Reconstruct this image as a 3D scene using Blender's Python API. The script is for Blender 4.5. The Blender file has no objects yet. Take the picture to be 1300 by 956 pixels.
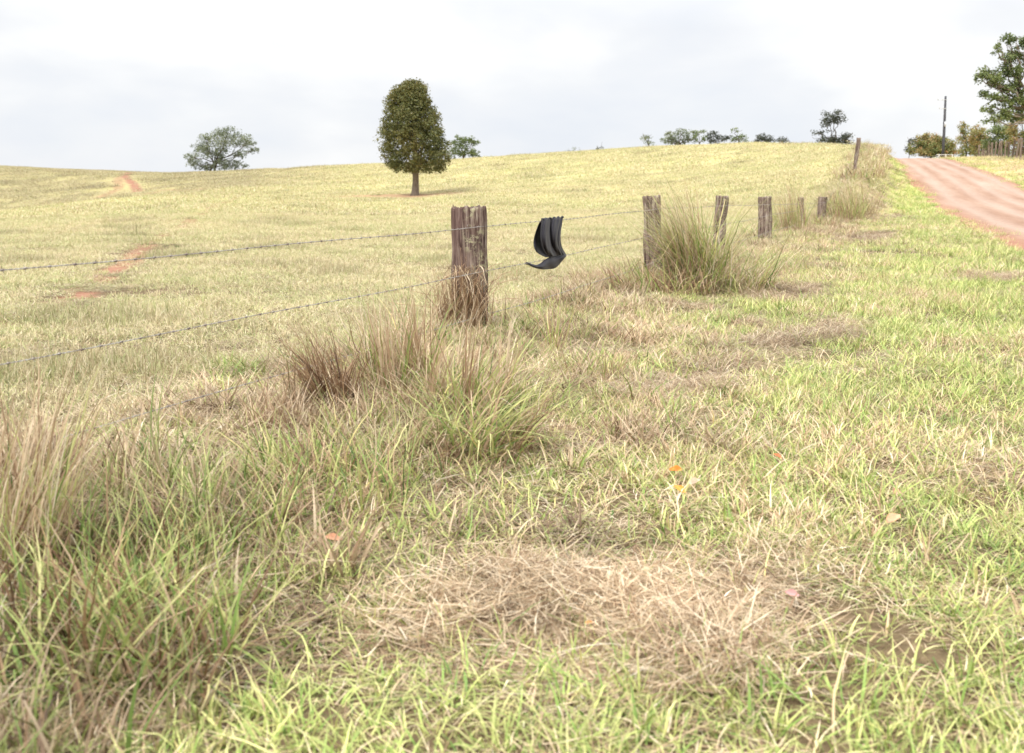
import bpy, math, random
import numpy as np
from mathutils import Vector, Matrix

rnd = random.Random(7)
S = bpy.context.scene
C = S.collection
pi = math.pi

# ------------------------------------------------------------------ camera
FPX, CX, CY = 1150.0, 650.0, 433.0
TH = math.atan(195.0 / FPX)
EYE = 1.32
cam_d = bpy.data.cameras.new('camera')
cam = bpy.data.objects.new('camera', cam_d)
C.objects.link(cam)
S.camera = cam
cam.location = (0, 0, EYE)
cam.rotation_euler = (pi / 2 - TH, 0, 0)
cam_d.sensor_width = 36
cam_d.sensor_fit = 'HORIZONTAL'
cam_d.lens = FPX / 1300 * 36
cam_d.shift_y = -(478 - CY) / 1300
cam_d.clip_end = 3000
cam_d.dof.use_dof = True
cam_d.dof.focus_distance = 7.0
cam_d.dof.aperture_fstop = 3.2

ST, CT = math.sin(TH), math.cos(TH)

def ray(px, py):
    """(X/Y, z/Y) of the sight line through a photo pixel."""
    x = (px - CX) / FPX
    y = (CY - py) / FPX
    f = CT + y * ST
    return x / f, (-ST + y * CT) / f

def at(px, py, Y):
    t, s = ray(px, py)
    return Vector((t * Y, Y, EYE + s * Y))

def P(Y, py):
    return Y * ray(650, py)[1]

# ------------------------------------------------------------------ terrain
TAB = {
    -300: [(30, -1.4), (60, P(60, 272)), (75, -2.6), (95, -2.6), (125, P(125, 236)), (165, P(165, 204)), (200, P(200, 212)), (260, 1), (900, -14)],
    0:    [(30, -1.4), (60, P(60, 266)), (72, -3.2), (95, -3.4), (118, P(118, 248)), (140, P(140, 226)), (165, P(165, 208)), (200, P(200, 215)), (260, 1), (900, -14)],
    100:  [(30, -1.38), (62, P(62, 255)), (75, -2.7), (96, -2.6), (118, P(118, 243)), (140, P(140, 226)), (165, P(165, 213)), (200, P(200, 220)), (260, 1), (900, -14)],
    200:  [(30, -1.35), (64, P(64, 246)), (78, -1.7), (98, -1.5), (125, P(125, 232)), (165, P(165, 218)), (200, P(200, 225)), (260, 0), (900, -14)],
    280:  [(30, -1.34), (66, P(66, 243)), (82, P(82, 243)), (100, P(100, 239)), (125, P(125, 228)), (160, P(160, 216)), (200, P(200, 223)), (260, 0), (900, -14)],
    400:  [(30, -1.33), (50, P(50, 264)), (70, P(70, 249)), (90, P(90, 237)), (120, P(120, 222)), (150, P(150, 211)), (190, P(190, 217)), (260, 0), (900, -14)],
    528:  [(30, -1.30), (50, P(50, 265)), (71, P(71, 248)), (90, P(90, 232)), (120, P(120, 213)), (148, P(148, 205)), (185, P(185, 211)), (260, 0), (900, -14)],
    700:  [(30, -1.25), (50, P(50, 262)), (70, P(70, 240)), (90, P(90, 223)), (120, P(120, 202)), (142, P(142, 193)), (180, P(180, 199)), (260, 0), (900, -14)],
    850:  [(30, -1.2), (50, P(50, 255)), (70, P(70, 231)), (90, P(90, 210)), (115, P(115, 189)), (135, P(135, 184)), (170, P(170, 190)), (260, 0), (900, -14)],
    960:  [(20, -1.32), (32, -1.2), (45, P(45, 248)), (60, P(60, 226)), (80, P(80, 202)), (100, P(100, 185)), (120, P(120, 180)), (150, P(150, 186)), (250, 0), (900, -14)],
    1040: [(32, -1.28), (42, P(42, 240)), (55, P(55, 220)), (70, P(70, 202)), (88, P(88, 185)), (100, P(100, 182)), (130, P(130, 190)), (250, 0), (900, -14)],
    1088: [(31, -1.33), (42, P(42, 229)), (52, P(52, 214)), (65, P(65, 199)), (80, P(80, 188)), (92, P(92, 186)), (120, P(120, 196)), (250, -1), (900, -14)],
    1125: [(31, -1.28), (44, -.42), (62, P(62, 221)), (80, P(80, 207)), (92, P(92, 201)), (110, P(110, 204)), (140, P(140, 212)), (250, -2), (900, -14)],
    1150: [(31, -1.15), (44, -.62), (62, .72), (80, 2.05), (95, P(95, 201)), (110, P(110, 202)), (140, P(140, 209)), (250, -1.5), (900, -14)],
    1250: [(29, -1.15), (44, -.6), (62, .75), (70, 1.3), (95, 2.95), (115, 3.6), (140, 3.5), (250, 0), (900, -14)],
    1300: [(29, -1.18), (44, -.6), (53, 0), (62, .9), (68, 1.5), (90, 2.9), (115, 3.8), (140, 3.8), (250, 2), (900, -14)],
    1650: [(29, -1.18), (44, -.6), (53, .3), (62, 1.2), (68, 1.7), (90, 2.9), (115, 3.8), (140, 3.8), (250, 2), (900, -14)],
}
def tpx(px):
    return (px - CX) / 1166.0
NL, NT = 500, 420
lg = np.linspace(math.log(4.0), math.log(900.0), NL)
tg = np.linspace(-.86, .90, NT)
cols = sorted(TAB)
colz = []
for c in cols:
    pts = [(0, -1.32), (8, -1.32), (16, -1.33)] + TAB[c]
    colz.append(np.interp(np.exp(lg), [p[0] for p in pts], [p[1] for p in pts]))
colz = np.array(colz)
ZT = np.empty((NT, NL))
for j in range(NL):
    ZT[:, j] = np.interp(tg, [tpx(c) for c in cols], colz[:, j])
def smooth(A, axis, k):
    ker = np.ones(k) / k
    pad = [(0, 0), (0, 0)]; pad[axis] = (k // 2, k // 2)
    B = np.pad(A, pad, mode='edge')
    return np.apply_along_axis(lambda v: np.convolve(v, ker, mode='valid'), axis, B)
for _ in range(2):
    ZT = smooth(ZT, 1, 15)
    ZT = smooth(ZT, 0, 7)

def H0(X, Y):
    """broad shape of the land, metres above the camera's feet"""
    X = np.asarray(X, float); Y = np.asarray(Y, float)
    Yc = np.clip(Y, 4.0, 899.0)
    t = np.clip(X / Yc, tg[0], tg[-1])
    a = (t - tg[0]) / (tg[1] - tg[0]); b = (np.log(Yc) - lg[0]) / (lg[1] - lg[0])
    i = np.clip(a.astype(int), 0, NT - 2); j = np.clip(b.astype(int), 0, NL - 2)
    a = a - i; b = b - j
    z = (ZT[i, j] * (1 - a) + ZT[i + 1, j] * a) * (1 - b) + (ZT[i, j + 1] * (1 - a) + ZT[i + 1, j + 1] * a) * b
    return z + EYE

def hsh(ix, iy, s):
    n = (ix * 374761393 + iy * 668265263 + s * 974634777) & 0x7fffffff
    n = ((n ^ (n >> 13)) * 1274126177) & 0x7fffffff
    return ((n ^ (n >> 16)) & 0xffff) / 65535.0

def vn(X, Y, sc, seed=0):
    x = np.asarray(X, float) / sc + 1000.0; y = np.asarray(Y, float) / sc + 1000.0
    ix = np.floor(x).astype(np.int64); iy = np.floor(y).astype(np.int64)
    fx = x - ix; fy = y - iy
    fx = fx * fx * (3 - 2 * fx); fy = fy * fy * (3 - 2 * fy)
    return ((hsh(ix, iy, seed) * (1 - fx) + hsh(ix + 1, iy, seed) * fx) * (1 - fy) +
            (hsh(ix, iy + 1, seed) * (1 - fx) + hsh(ix + 1, iy + 1, seed) * fx) * fy)

def fbm(X, Y, sc, seed=0, o=3):
    r = 0; a = .5; tot = 0
    for k in range(o):
        r = r + a * vn(X, Y, sc / 2 ** k, seed + k * 17); tot += a; a *= .55
    return r / tot

FB, FM = -4.10, .468                      # fence line X = FB + FM*Y
def fx(Y):                                # the fence turns a little where it climbs
    q = 3.0
    u = (np.asarray(Y, float) - 42) / q
    return FB + FM * np.asarray(Y, float) - (FM - .400) * q * np.logaddexp(0, u)
def fdist(X, Y):                          # signed distance from the fence, + on the road side
    return (X - fx(Y)) * .9057
RW = 6.1
def roadx(Y):
    return 3.64 + .370 * Y
def ss(a, b, x):
    t = np.clip((x - a) / (b - a), 0, 1)
    return t * t * (3 - 2 * t)

def road_in(X, Y):
    s = X - roadx(Y)
    w = .7 * (vn(X, Y, .8, 5) - .5) + .5 * (vn(X, Y, 4, 6) - .5)
    return ss(-.25, .25, s + w) * ss(-.25, .25, RW - s + w)

def H(X, Y):
    X = np.asarray(X, float); Y = np.asarray(Y, float)
    r = np.hypot(X, Y)
    m = 1 - road_in(X, Y)
    d = fdist(X, Y)
    z = H0(X, Y)
    z = z + m * .07 * (fbm(X, Y, 1.1, 3) - .5)
    z = z + m * .28 * (fbm(X, Y, 14, 9) - .5) * ss(15, 60, Y) * (1 - .7 * ss(40, 20, np.abs(X - roadx(Y))))
    z = z + m * .16 * (fbm(X, Y, 2.6, 29) - .5) * ss(8, 25, Y)
    # the rough strip under the fence stands a little proud, uneven
    z = z + .10 * np.exp(-((d - .2) / .9) ** 2) * (fbm(X, Y, 1.6, 51) + .2)
    # grassed bank between fence and road up the hill
    z = z + .45 * np.exp(-((d - .3) / 1.3) ** 2) * ss(30, 45, Y) * ss(110, 90, Y)
    return z

def hz(x, y):
    return float(H(np.array([x]), np.array([y]))[0])

def ground(px, py):
    """where the sight line of a photo pixel meets the land"""
    t, s = ray(px, py)
    Y = np.concatenate([np.linspace(1.2, 20, 700), np.linspace(20, 240, 2200)])
    g = H(t * Y, Y) - (EYE + s * Y)
    k = np.argmax(g > 0)
    if g[k] <= 0:
        k = len(Y) - 1
    y = float(Y[k])
    return Vector((t * y, y, hz(t * y, y)))

# ------------------------------------------------------------------ mesh helpers
def raw_mesh(name, V, F, attrs=None, smooth_=False):
    """V (n,3), F list of arrays (m,k)"""
    me = bpy.data.meshes.new(name)
    V = np.asarray(V, np.float32)
    Fl = [np.asarray(f, np.int32) for f in (F if isinstance(F, list) else [F]) if len(f)]
    loops = np.concatenate([f.ravel() for f in Fl])
    tot = np.concatenate([np.full(len(f), f.shape[1], np.int32) for f in Fl])
    start = np.concatenate([[0], np.cumsum(tot)[:-1]]).astype(np.int32)
    me.vertices.add(len(V)); me.vertices.foreach_set('co', V.ravel())
    me.loops.add(len(loops)); me.loops.foreach_set('vertex_index', loops)
    me.polygons.add(len(tot)); me.polygons.foreach_set('loop_start', start)
    me.polygons.foreach_set('loop_total', tot)
    if smooth_:
        me.polygons.foreach_set('use_smooth', np.ones(len(tot), bool))
    for k, a in (attrs or {}).items():
        at_ = me.attributes.new(k, 'FLOAT', 'POINT')
        at_.data.foreach_set('value', np.asarray(a, np.float32))
    me.update(calc_edges=True)
    me.validate()
    return me

def link(name, me, mat=None, parent=None, loc=None, coll=None):
    o = bpy.data.objects.new(name, me)
    (coll or C).objects.link(o)
    if mat is not None:
        me.materials.append(mat)
    if parent is not None:
        o.parent = parent
    if loc is not None:
        o.location = loc
    return o

def tag(o, label=None, cat=None, group=None, kind=None):
    if label: o['label'] = label
    if cat: o['category'] = cat
    if group: o['group'] = group
    if kind: o['kind'] = kind
    return o

def empty(name, loc):
    o = bpy.data.objects.new(name, None)
    C.objects.link(o); o.location = loc
    o.empty_display_size = .3
    return o

class MB:
    def __init__(s):
        s.V = []; s.Q = []; s.T = []; s.n = 0; s.A = []
    def add(s, V, Q=None, T=None, a=0.5):
        V = np.asarray(V, float)
        s.V.append(V)
        if Q is not None and len(Q): s.Q.append(np.asarray(Q, np.int64) + s.n)
        if T is not None and len(T): s.T.append(np.asarray(T, np.int64) + s.n)
        s.A.append(np.full(len(V), a) if np.isscalar(a) else np.asarray(a, float))
        s.n += len(V)
    def tube(s, pts, rad, sides=6, a=.5, cap=True):
        pts = np.asarray(pts, float); n = len(pts)
        rad = np.full(n, rad) if np.isscalar(rad) else np.asarray(rad, float)
        T = np.gradient(pts, axis=0); T /= np.linalg.norm(T, axis=1)[:, None] + 1e-9
        ref = np.array([0, 0, 1.0]) if abs(T[0][2]) < .9 else np.array([1.0, 0, 0])
        U = np.cross(T, ref); U /= np.linalg.norm(U, axis=1)[:, None] + 1e-9
        W = np.cross(T, U)
        an = np.arange(sides) * 2 * pi / sides
        V = pts[:, None, :] + rad[:, None, None] * (np.cos(an)[None, :, None] * U[:, None, :] + np.sin(an)[None, :, None] * W[:, None, :])
        i = np.arange(n - 1)[:, None] * sides; j = np.arange(sides)[None, :]; k = (j + 1) % sides
        Q = np.stack([i + j, i + k, i + sides + k, i + sides + j], -1).reshape(-1, 4)
        V = V.reshape(-1, 3); Tt = []
        if cap:
            V = np.vstack([V, pts[0], pts[-1]])
            c0, c1 = n * sides, n * sides + 1
            for q in range(sides):
                Tt.append((c0, (q + 1) % sides, q)); Tt.append((c1, (n - 1) * sides + q, (n - 1) * sides + (q + 1) % sides))
        s.add(V, Q, Tt, a)
    def mesh(s, name, smooth_=False):
        F = []
        if s.Q: F.append(np.concatenate(s.Q))
        if s.T: F.append(np.concatenate(s.T))
        return raw_mesh(name, np.concatenate(s.V), F, {'tone': np.concatenate(s.A)}, smooth_)

# ------------------------------------------------------------------ node helpers
def mat(name):
    m = bpy.data.materials.new(name); m.use_nodes = True
    nt = m.node_tree; nt.nodes.clear()
    out = nt.nodes.new('ShaderNodeOutputMaterial')
    return m, nt, out
def N(nt, typ, **kw):
    n = nt.nodes.new(typ)
    for k, v in kw.items():
        if k.startswith('_'): setattr(n, k[1:], v)
        else: n.inputs[k].default_value = v
    return n
def L(nt, a, b):
    nt.links.new(a, b)
def ramp(nt, fac, stops, interp='LINEAR'):
    r = nt.nodes.new('ShaderNodeValToRGB'); r.color_ramp.interpolation = interp
    e = r.color_ramp.elements
    while len(e) < len(stops): e.new(.5)
    for q, (p, c) in zip(e, stops):
        q.position = p; q.color = (c[0], c[1], c[2], 1) if not np.isscalar(c) else (c, c, c, 1)
    L(nt, fac, r.inputs['Fac'])
    return r.outputs['Color']
def mixc(nt, fac, a, b, mode='MIX'):
    m = nt.nodes.new('ShaderNodeMix'); m.data_type = 'RGBA'; m.blend_type = mode
    for v, s in ((fac, m.inputs[0]), (a, m.inputs[6]), (b, m.inputs[7])):
        if isinstance(v, bpy.types.NodeSocket): L(nt, v, s)
        elif np.isscalar(v): s.default_value = v
        else: s.default_value = (v[0], v[1], v[2], 1)
    return m.outputs[2]
def mth(nt, op, a, b=None, c=None, clamp=False):
    m = nt.nodes.new('ShaderNodeMath'); m.operation = op; m.use_clamp = clamp
    for v, s in zip((a, b, c), m.inputs):
        if v is None: continue
        if isinstance(v, bpy.types.NodeSocket): L(nt, v, s)
        else: s.default_value = v
    return m.outputs[0]
def attr(nt, name, typ='GEOMETRY'):
    a = nt.nodes.new('ShaderNodeAttribute'); a.attribute_type = typ; a.attribute_name = name
    return a.outputs['Fac']
def noise(nt, vec, scale, detail=4, rough=.6, dist=0):
    n = N(nt, 'ShaderNodeTexNoise', Scale=scale, Detail=detail, Roughness=rough, Distortion=dist)
    if vec is not None: L(nt, vec, n.inputs['Vector'])
    return n.outputs['Fac']
def mapping(nt, vec, scale=(1, 1, 1), rot=(0, 0, 0)):
    m = nt.nodes.new('ShaderNodeMapping'); m.inputs['Scale'].default_value = scale; m.inputs['Rotation'].default_value = rot
    L(nt, vec, m.inputs['Vector']); return m.outputs[0]
def objco(nt):
    return nt.nodes.new('ShaderNodeTexCoord').outputs['Object']
def principled(nt, out, col, rough=.8, spec=.3, bump=None, bstr=.3, bdist=.02):
    p = N(nt, 'ShaderNodeBsdfPrincipled', Roughness=rough)
    p.inputs['Specular IOR Level'].default_value = spec
    if isinstance(col, bpy.types.NodeSocket): L(nt, col, p.inputs['Base Color'])
    else: p.inputs['Base Color'].default_value = (*col, 1)
    if bump is not None:
        b = N(nt, 'ShaderNodeBump', Strength=bstr, Distance=bdist)
        L(nt, bump, b.inputs['Height']); L(nt, b.outputs[0], p.inputs['Normal'])
    L(nt, p.outputs[0], out.inputs['Surface'])
    return p

# leaf blades: tone = which blade, dry = how dead this spot is
def blade_mat(name, use_inst=True, dry=.5, transl=.3):
    m, nt, out = mat(name)
    t = attr(nt, 'tone')
    u = attr(nt, 'tone2')
    v = attr(nt, 'along')
    d = attr(nt, 'dry', 'INSTANCER') if use_inst else None
    green = ramp(nt, u, [(0, (.07, .13, .03)), (.3, (.20, .30, .07)), (.6, (.42, .46, .15)), (.85, (.60, .58, .25)), (1, (.68, .58, .24))])
    straw = ramp(nt, u, [(0, (.11, .062, .035)), (.25, (.30, .19, .11)), (.5, (.52, .385, .245)), (.8, (.70, .58, .41)), (1, (.80, .71, .55))])
    if use_inst:
        f = mth(nt, 'SUBTRACT', d, t)
    else:
        f = mth(nt, 'SUBTRACT', dry, t)
    f = mth(nt, 'MULTIPLY_ADD', f, 6.0, .5, clamp=True)
    # tips die first
    f2 = mth(nt, 'MULTIPLY_ADD', v, .35, f)
    f2 = mth(nt, 'SUBTRACT', f2, .12, clamp=True)
    col = mixc(nt, f2, green, straw)
    if use_inst:
        b = attr(nt, 'bri', 'INSTANCER')
        mul = nt.nodes.new('ShaderNodeVectorMath'); mul.operation = 'SCALE'
        L(nt, col, mul.inputs[0]); L(nt, b, mul.inputs['Scale']); col = mul.outputs[0]
    p = N(nt, 'ShaderNodeBsdfPrincipled', Roughness=.55)
    p.inputs['Specular IOR Level'].default_value = .35
    L(nt, col, p.inputs['Base Color'])
    tr = nt.nodes.new('ShaderNodeBsdfTranslucent'); L(nt, col, tr.inputs['Color'])
    mx = N(nt, 'ShaderNodeMixShader', Fac=transl)
    L(nt, p.outputs[0], mx.inputs[1]); L(nt, tr.outputs[0], mx.inputs[2])
    L(nt, mx.outputs[0], out.inputs['Surface'])
    return m

M_BLADE = blade_mat('grass_blades', transl=.2)
M_GREEN = blade_mat('tussock_green', False, .12)
M_BROWN = blade_mat('sheaf_brown', False, 1.2)
for _n in M_BROWN.node_tree.nodes:
    if _n.bl_idname == 'ShaderNodeValToRGB':
        for _e, _c in zip(_n.color_ramp.elements, [(.10, .055, .03), (.22, .135, .075), (.38, .25, .145), (.54, .39, .25), (.68, .54, .38)]):
            _e.color = (*_c, 1)
M_DRY = blade_mat('tussock_straw', False, 1.2)

def reramp(m, *ramps):
    k = 0
    for n_ in m.node_tree.nodes:
        if n_.bl_idname == 'ShaderNodeValToRGB':
            for e_, c_ in zip(n_.color_ramp.elements, ramps[k]): e_.color = (*c_, 1)
            k += 1
M_PAST = blade_mat('grazed_blades', transl=.2)
reramp(M_PAST, [(.20, .25, .09), (.34, .39, .15), (.48, .49, .22), (.60, .58, .29), (.66, .60, .33)],
       [(.30, .23, .12), (.46, .36, .20), (.60, .50, .30), (.70, .62, .41), (.78, .71, .52)])
M_SHEAF = blade_mat('sheaf_dark', False, 1.2)
reramp(M_SHEAF, [(.10, .05, .025)] * 5, [(.05, .028, .016), (.13, .07, .036), (.25, .15, .08), (.38, .25, .14), (.56, .42, .27)])

def foliage_mat(name, stops, transl=.25):
    m, nt, out = mat(name)
    col = ramp(nt, attr(nt, 'tone'), stops)
    p = N(nt, 'ShaderNodeBsdfPrincipled', Roughness=.5)
    p.inputs['Specular IOR Level'].default_value = .4
    L(nt, col, p.inputs['Base Color'])
    tr = nt.nodes.new('ShaderNodeBsdfTranslucent'); L(nt, col, tr.inputs['Color'])
    mx = N(nt, 'ShaderNodeMixShader', Fac=transl)
    L(nt, p.outputs[0], mx.inputs[1]); L(nt, tr.outputs[0], mx.inputs[2])
    L(nt, mx.outputs[0], out.inputs['Surface'])
    return m
M_F_OAK = foliage_mat('dark_olive_leaves', [(0, (.06, .075, .028)), (.4, (.12, .135, .045)), (.75, (.21, .18, .06)), (1, (.32, .22, .09))])
M_F_GREY = foliage_mat('grey_green_leaves', [(0, (.10, .12, .08)), (.5, (.17, .20, .13)), (1, (.30, .31, .17))])
M_F_GREEN = foliage_mat('mid_green_leaves', [(0, (.06, .085, .03)), (.5, (.13, .17, .06)), (1, (.28, .31, .11))])
M_F_MIX = foliage_mat('green_and_rust_leaves', [(0, (.07, .095, .03)), (.35, (.15, .19, .06)), (.55, (.32, .30, .11)), (.72, (.42, .27, .12)), (.9, (.42, .16, .08))])
M_F_DARK = foliage_mat('blue_dark_leaves', [(0, (.035, .045, .038)), (.6, (.075, .085, .06)), (1, (.13, .13, .07))])

def bark_mat(name, c1, c2):
    m, nt, out = mat(name)
    co = mapping(nt, objco(nt), (6, 6, 1.2))
    n = noise(nt, co, 3, 5, .65)
    col = ramp(nt, n, [(.3, c1), (.7, c2)])
    principled(nt, out, col, .9, .2, n, .6, .03)
    return m
M_BARK = bark_mat('grey_brown_bark', (.10, .075, .055), (.30, .25, .20))
M_BARK_DARK = bark_mat('dark_bark', (.05, .04, .03), (.16, .12, .09))

# ------------------------------------------------------------------ ground masks (world space)
def seg_mask(X, Y, pts, w):
    """soft band along a polyline given as photo pixels on the land"""
    W = [ground(*p) for p in pts]
    r = np.zeros_like(X)
    for a, b in zip(W[:-1], W[1:]):
        dx, dy = b.x - a.x, b.y - a.y
        l2 = dx * dx + dy * dy + 1e-6
        t = np.clip(((X - a.x) * dx + (Y - a.y) * dy) / l2, 0, 1)
        dd = np.hypot(X - a.x - t * dx, Y - a.y - t * dy)
        r = np.maximum(r, ss(w, w * .35, dd + w * .9 * (fbm(X, Y, w * 1.2, 77) - .5)))
    return r

# hay patches: (px, py, semi-axis along view dir-ish m, across m)
HAY = [(790, 775, .56, .24, .1), (690, 815, .36, .18, .1), (930, 740, .26, .14, .2), (600, 790, .22, .12, .2), (850, 835, .40, .13, 0), (655, 735, .18, .10, .3),
       (880, 482, .70, .32, .9), (960, 448, .8, .32, .95), (1040, 420, .8, .30, .9), (955, 412, .35, .2, .9),
       (1010, 375, 1.1, .42, .95), (1095, 305, 3.0, .8, .95), (1130, 278, 2.4, .5, .95), (1285, 600, .18, .12, 0), (1150, 572, .16, .10, 0), (1270, 352, 1.3, .3, .6)]
HAYW = []
for (px, py, a, b, rot) in HAY:
    g = ground(px, py); HAYW.append((g.x, g.y, a, b, rot))
def hay_mask(X, Y):
    r = np.zeros_like(X)
    for (x0, y0, a, b, rot) in HAYW:
        # long axis: rot 0 = across the view, 1 = parallel to the fence
        an = math.atan2(rot * .9, 1 - rot * .55)
        dx, dy = X - x0, Y - y0
        u = (dx * math.cos(an) + dy * math.sin(an)) / a; v = (-dx * math.sin(an) + dy * math.cos(an)) / b
        q = np.hypot(u, v) + .7 * (fbm(X, Y, .45, 91) - .5)
        r = np.maximum(r, ss(1.15, .75, q))
    return r

TREE_P = ground(528, 248)
def soil_mask(X, Y, ex=0):
    r = seg_mask(X, Y, [(95, 378), (130, 352), (165, 332), (172, 322)], .30 + ex)
    r = np.maximum(r, .7 * seg_mask(X, Y, [(-20, 412), (30, 398), (95, 378)], .33 + ex))
    r = np.maximum(r, .6 * seg_mask(X, Y, [(172, 322), (230, 288), (270, 262), (330, 246)], .30 + ex))
    return r
def scar_mask(X, Y, ex=0):
    r = seg_mask(X, Y, [(176, 243), (172, 236), (166, 231), (158, 224), (164, 219), (176, 219)], .9 + ex)
    r = np.maximum(r, .6 * seg_mask(X, Y, [(125, 252), (150, 240), (150, 228), (160, 220)], 1.0 + ex))
    r = np.maximum(r, .5 * seg_mask(X, Y, [(176, 248), (215, 241), (262, 240)], 1.0 + ex))
    return r
def litter_mask(X, Y):
    dx, dy = X - TREE_P.x, Y - TREE_P.y
    q = np.hypot((dx + .3) / 7.6, (dy + .2) / 3.4) + .7 * (fbm(X, Y, 1.6, 14) - .5)
    q2 = np.hypot(dx / 2.2, dy / 2.0)
    return np.maximum(ss(1.1, .55, q) * .9, ss(1.2, .5, q2))
def far_left(X, Y):
    return ss(86, 98, Y) * ss(-.16, -.30, X / np.maximum(Y, 1))

# ------------------------------------------------------------------ ground sheet
def build_ground():
    az = np.concatenate([np.radians(np.arange(-180, -42, 1.5)), np.radians(np.arange(-42, 42, .11)), np.radians(np.arange(42, 180, 1.5))])
    r = np.concatenate([[.01, .5, 1.0, 1.3], np.exp(np.linspace(math.log(1.5), math.log(900), 470))])
    A, R = np.meshgrid(az, r)
    X = R * np.sin(A); Y = R * np.cos(A)
    Z = H(X, Y) - .07 * road_in(X, Y)
    V = np.stack([X, Y, Z], -1).reshape(-1, 3)
    nr, na = R.shape
    i = np.arange(nr - 1)[:, None] * na; j = np.arange(na)[None, :]; k = (j + 1) % na
    Q = np.stack([i + j, i + k, i + na + k, i + na + j], -1).reshape(-1, 4)
    x, y = X.ravel(), Y.ravel()
    soil = np.clip(np.maximum(soil_mask(x, y), scar_mask(x, y)) + .9 * road_in(x, y), 0, 1)
    me = raw_mesh('ground', V, [Q[:, ::-1]], {'soil': soil, 'hay': hay_mask(x, y), 'litter': litter_mask(x, y), 'farleft': far_left(x, y),
                                     'verge': ss(-.3, .8, fdist(x, y))}, True)
    m, nt, out = mat('pasture_soil')
    co = objco(nt)
    n1 = noise(nt, co, .35, 5, .6); n2 = noise(nt, co, 2.2, 6, .7); n3 = noise(nt, co, 22, 4, .7)
    n4 = noise(nt, co, .06, 3, .5)
    far = ramp(nt, n2, [(.25, (.33, .30, .13)), (.5, (.46, .43, .20)), (.75, (.55, .50, .26))])
    far = mixc(nt, ramp(nt, n1, [(.4, 0.0), (.65, .65)]), far, (.54, .44, .22))
    far = mixc(nt, ramp(nt, n4, [(.45, 0.0), (.7, .4)]), far, (.38, .40, .12))
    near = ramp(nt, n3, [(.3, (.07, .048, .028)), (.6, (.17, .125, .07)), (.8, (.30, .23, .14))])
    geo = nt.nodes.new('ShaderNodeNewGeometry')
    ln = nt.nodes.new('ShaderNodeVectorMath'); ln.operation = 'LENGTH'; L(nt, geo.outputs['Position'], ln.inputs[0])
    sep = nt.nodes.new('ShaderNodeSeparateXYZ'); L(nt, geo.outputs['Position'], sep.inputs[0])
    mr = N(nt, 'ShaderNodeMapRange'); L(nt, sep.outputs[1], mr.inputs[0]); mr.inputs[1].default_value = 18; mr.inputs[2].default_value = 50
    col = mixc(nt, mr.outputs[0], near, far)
    soilc = ramp(nt, n2, [(.3, (.22, .10, .06)), (.7, (.34, .19, .125))])
    hayc = ramp(nt, n3, [(.3, (.09, .055, .035)), (.7, (.26, .18, .12))])
    litc = ramp(nt, n3, [(.3, (.24, .13, .07)), (.7, (.48, .33, .20))])
    col = mixc(nt, mth(nt, 'MULTIPLY', attr(nt, 'farleft'), .6), col, (.30, .25, .13))
    col = mixc(nt, attr(nt, 'hay'), col, hayc)
    col = mixc(nt, attr(nt, 'litter'), col, litc)
    col = mixc(nt, attr(nt, 'soil'), col, soilc)
    bsum = mth(nt, 'ADD', mth(nt, 'MULTIPLY', n3, .25), n2)
    principled(nt, out, col, .95, .1, bsum, .8, .06)
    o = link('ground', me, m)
    tag(o, 'rolling pasture and grassy roadside verge under the grass', kind='structure')
build_ground()

def build_road():
    ys = np.arange(-14, 150, .45); us = np.linspace(-.035, 1.035, 42)
    U, Y = np.meshgrid(us, ys)
    X = roadx(Y) + U * RW
    Z = H0(X, Y) + .035 + .05 * (1 - (2 * U - 1) ** 2) - .07 * ss(.0, -.035, U) - .07 * ss(1, 1.035, U)
    for c in (.2, .42, .62, .83):
        Z -= .05 * np.exp(-((U - c - .02 * np.sin(Y * .13)) / .035) ** 2)
    Z += .02 * (fbm(X, Y, .9, 61) - .5)
    V = np.stack([X, Y, Z], -1).reshape(-1, 3); n = len(us)
    i = np.arange(len(ys) - 1)[:, None] * n; j = np.arange(n - 1)[None, :]
    Q = np.stack([i + j, i + j + 1, i + n + j + 1, i + n + j], -1).reshape(-1, 4)
    rut = np.zeros_like(U)
    for c in (.2, .42, .62, .83):
        rut = np.maximum(rut, np.exp(-((U - c - .02 * np.sin(Y * .13)) / .06) ** 2))
    edge = np.clip(ss(.14, 0, U) + ss(.86, 1, U), 0, 1)
    me = raw_mesh('road', V, [Q], {'rut': rut.ravel(), 'edge': edge.ravel()}, True)
    m, nt, out = mat('red_dirt_road')
    co = objco(nt)
    st = mapping(nt, mapping(nt, co, (1, 1, 1), (0, 0, math.atan(.37))), (1, .10, 1))
    n1 = noise(nt, st, 1.1, 5, .6); n2 = noise(nt, co, 5, 6, .7); n3 = noise(nt, co, 40, 3, .7)
    base = ramp(nt, n1, [(.28, (.23, .135, .09)), (.5, (.30, .195, .14)), (.72, (.36, .265, .205))])
    base = mixc(nt, mth(nt, 'MULTIPLY', attr(nt, 'rut'), .55), base, (.39, .30, .245))
    base = mixc(nt, mth(nt, 'MULTIPLY', attr(nt, 'edge'), .7), base, (.31, .155, .10))
    base = mixc(nt, .6, base, ramp(nt, n2, [(.3, .40), (.7, .66)]), 'OVERLAY')
    principled(nt, out, base, .95, .1, mth(nt, 'ADD', n2, mth(nt, 'MULTIPLY', n3, .4)), .6, .03)
    tag(link('road', me, m), 'unsealed red dirt road climbing to the crest', kind='structure')
build_road()

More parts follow.
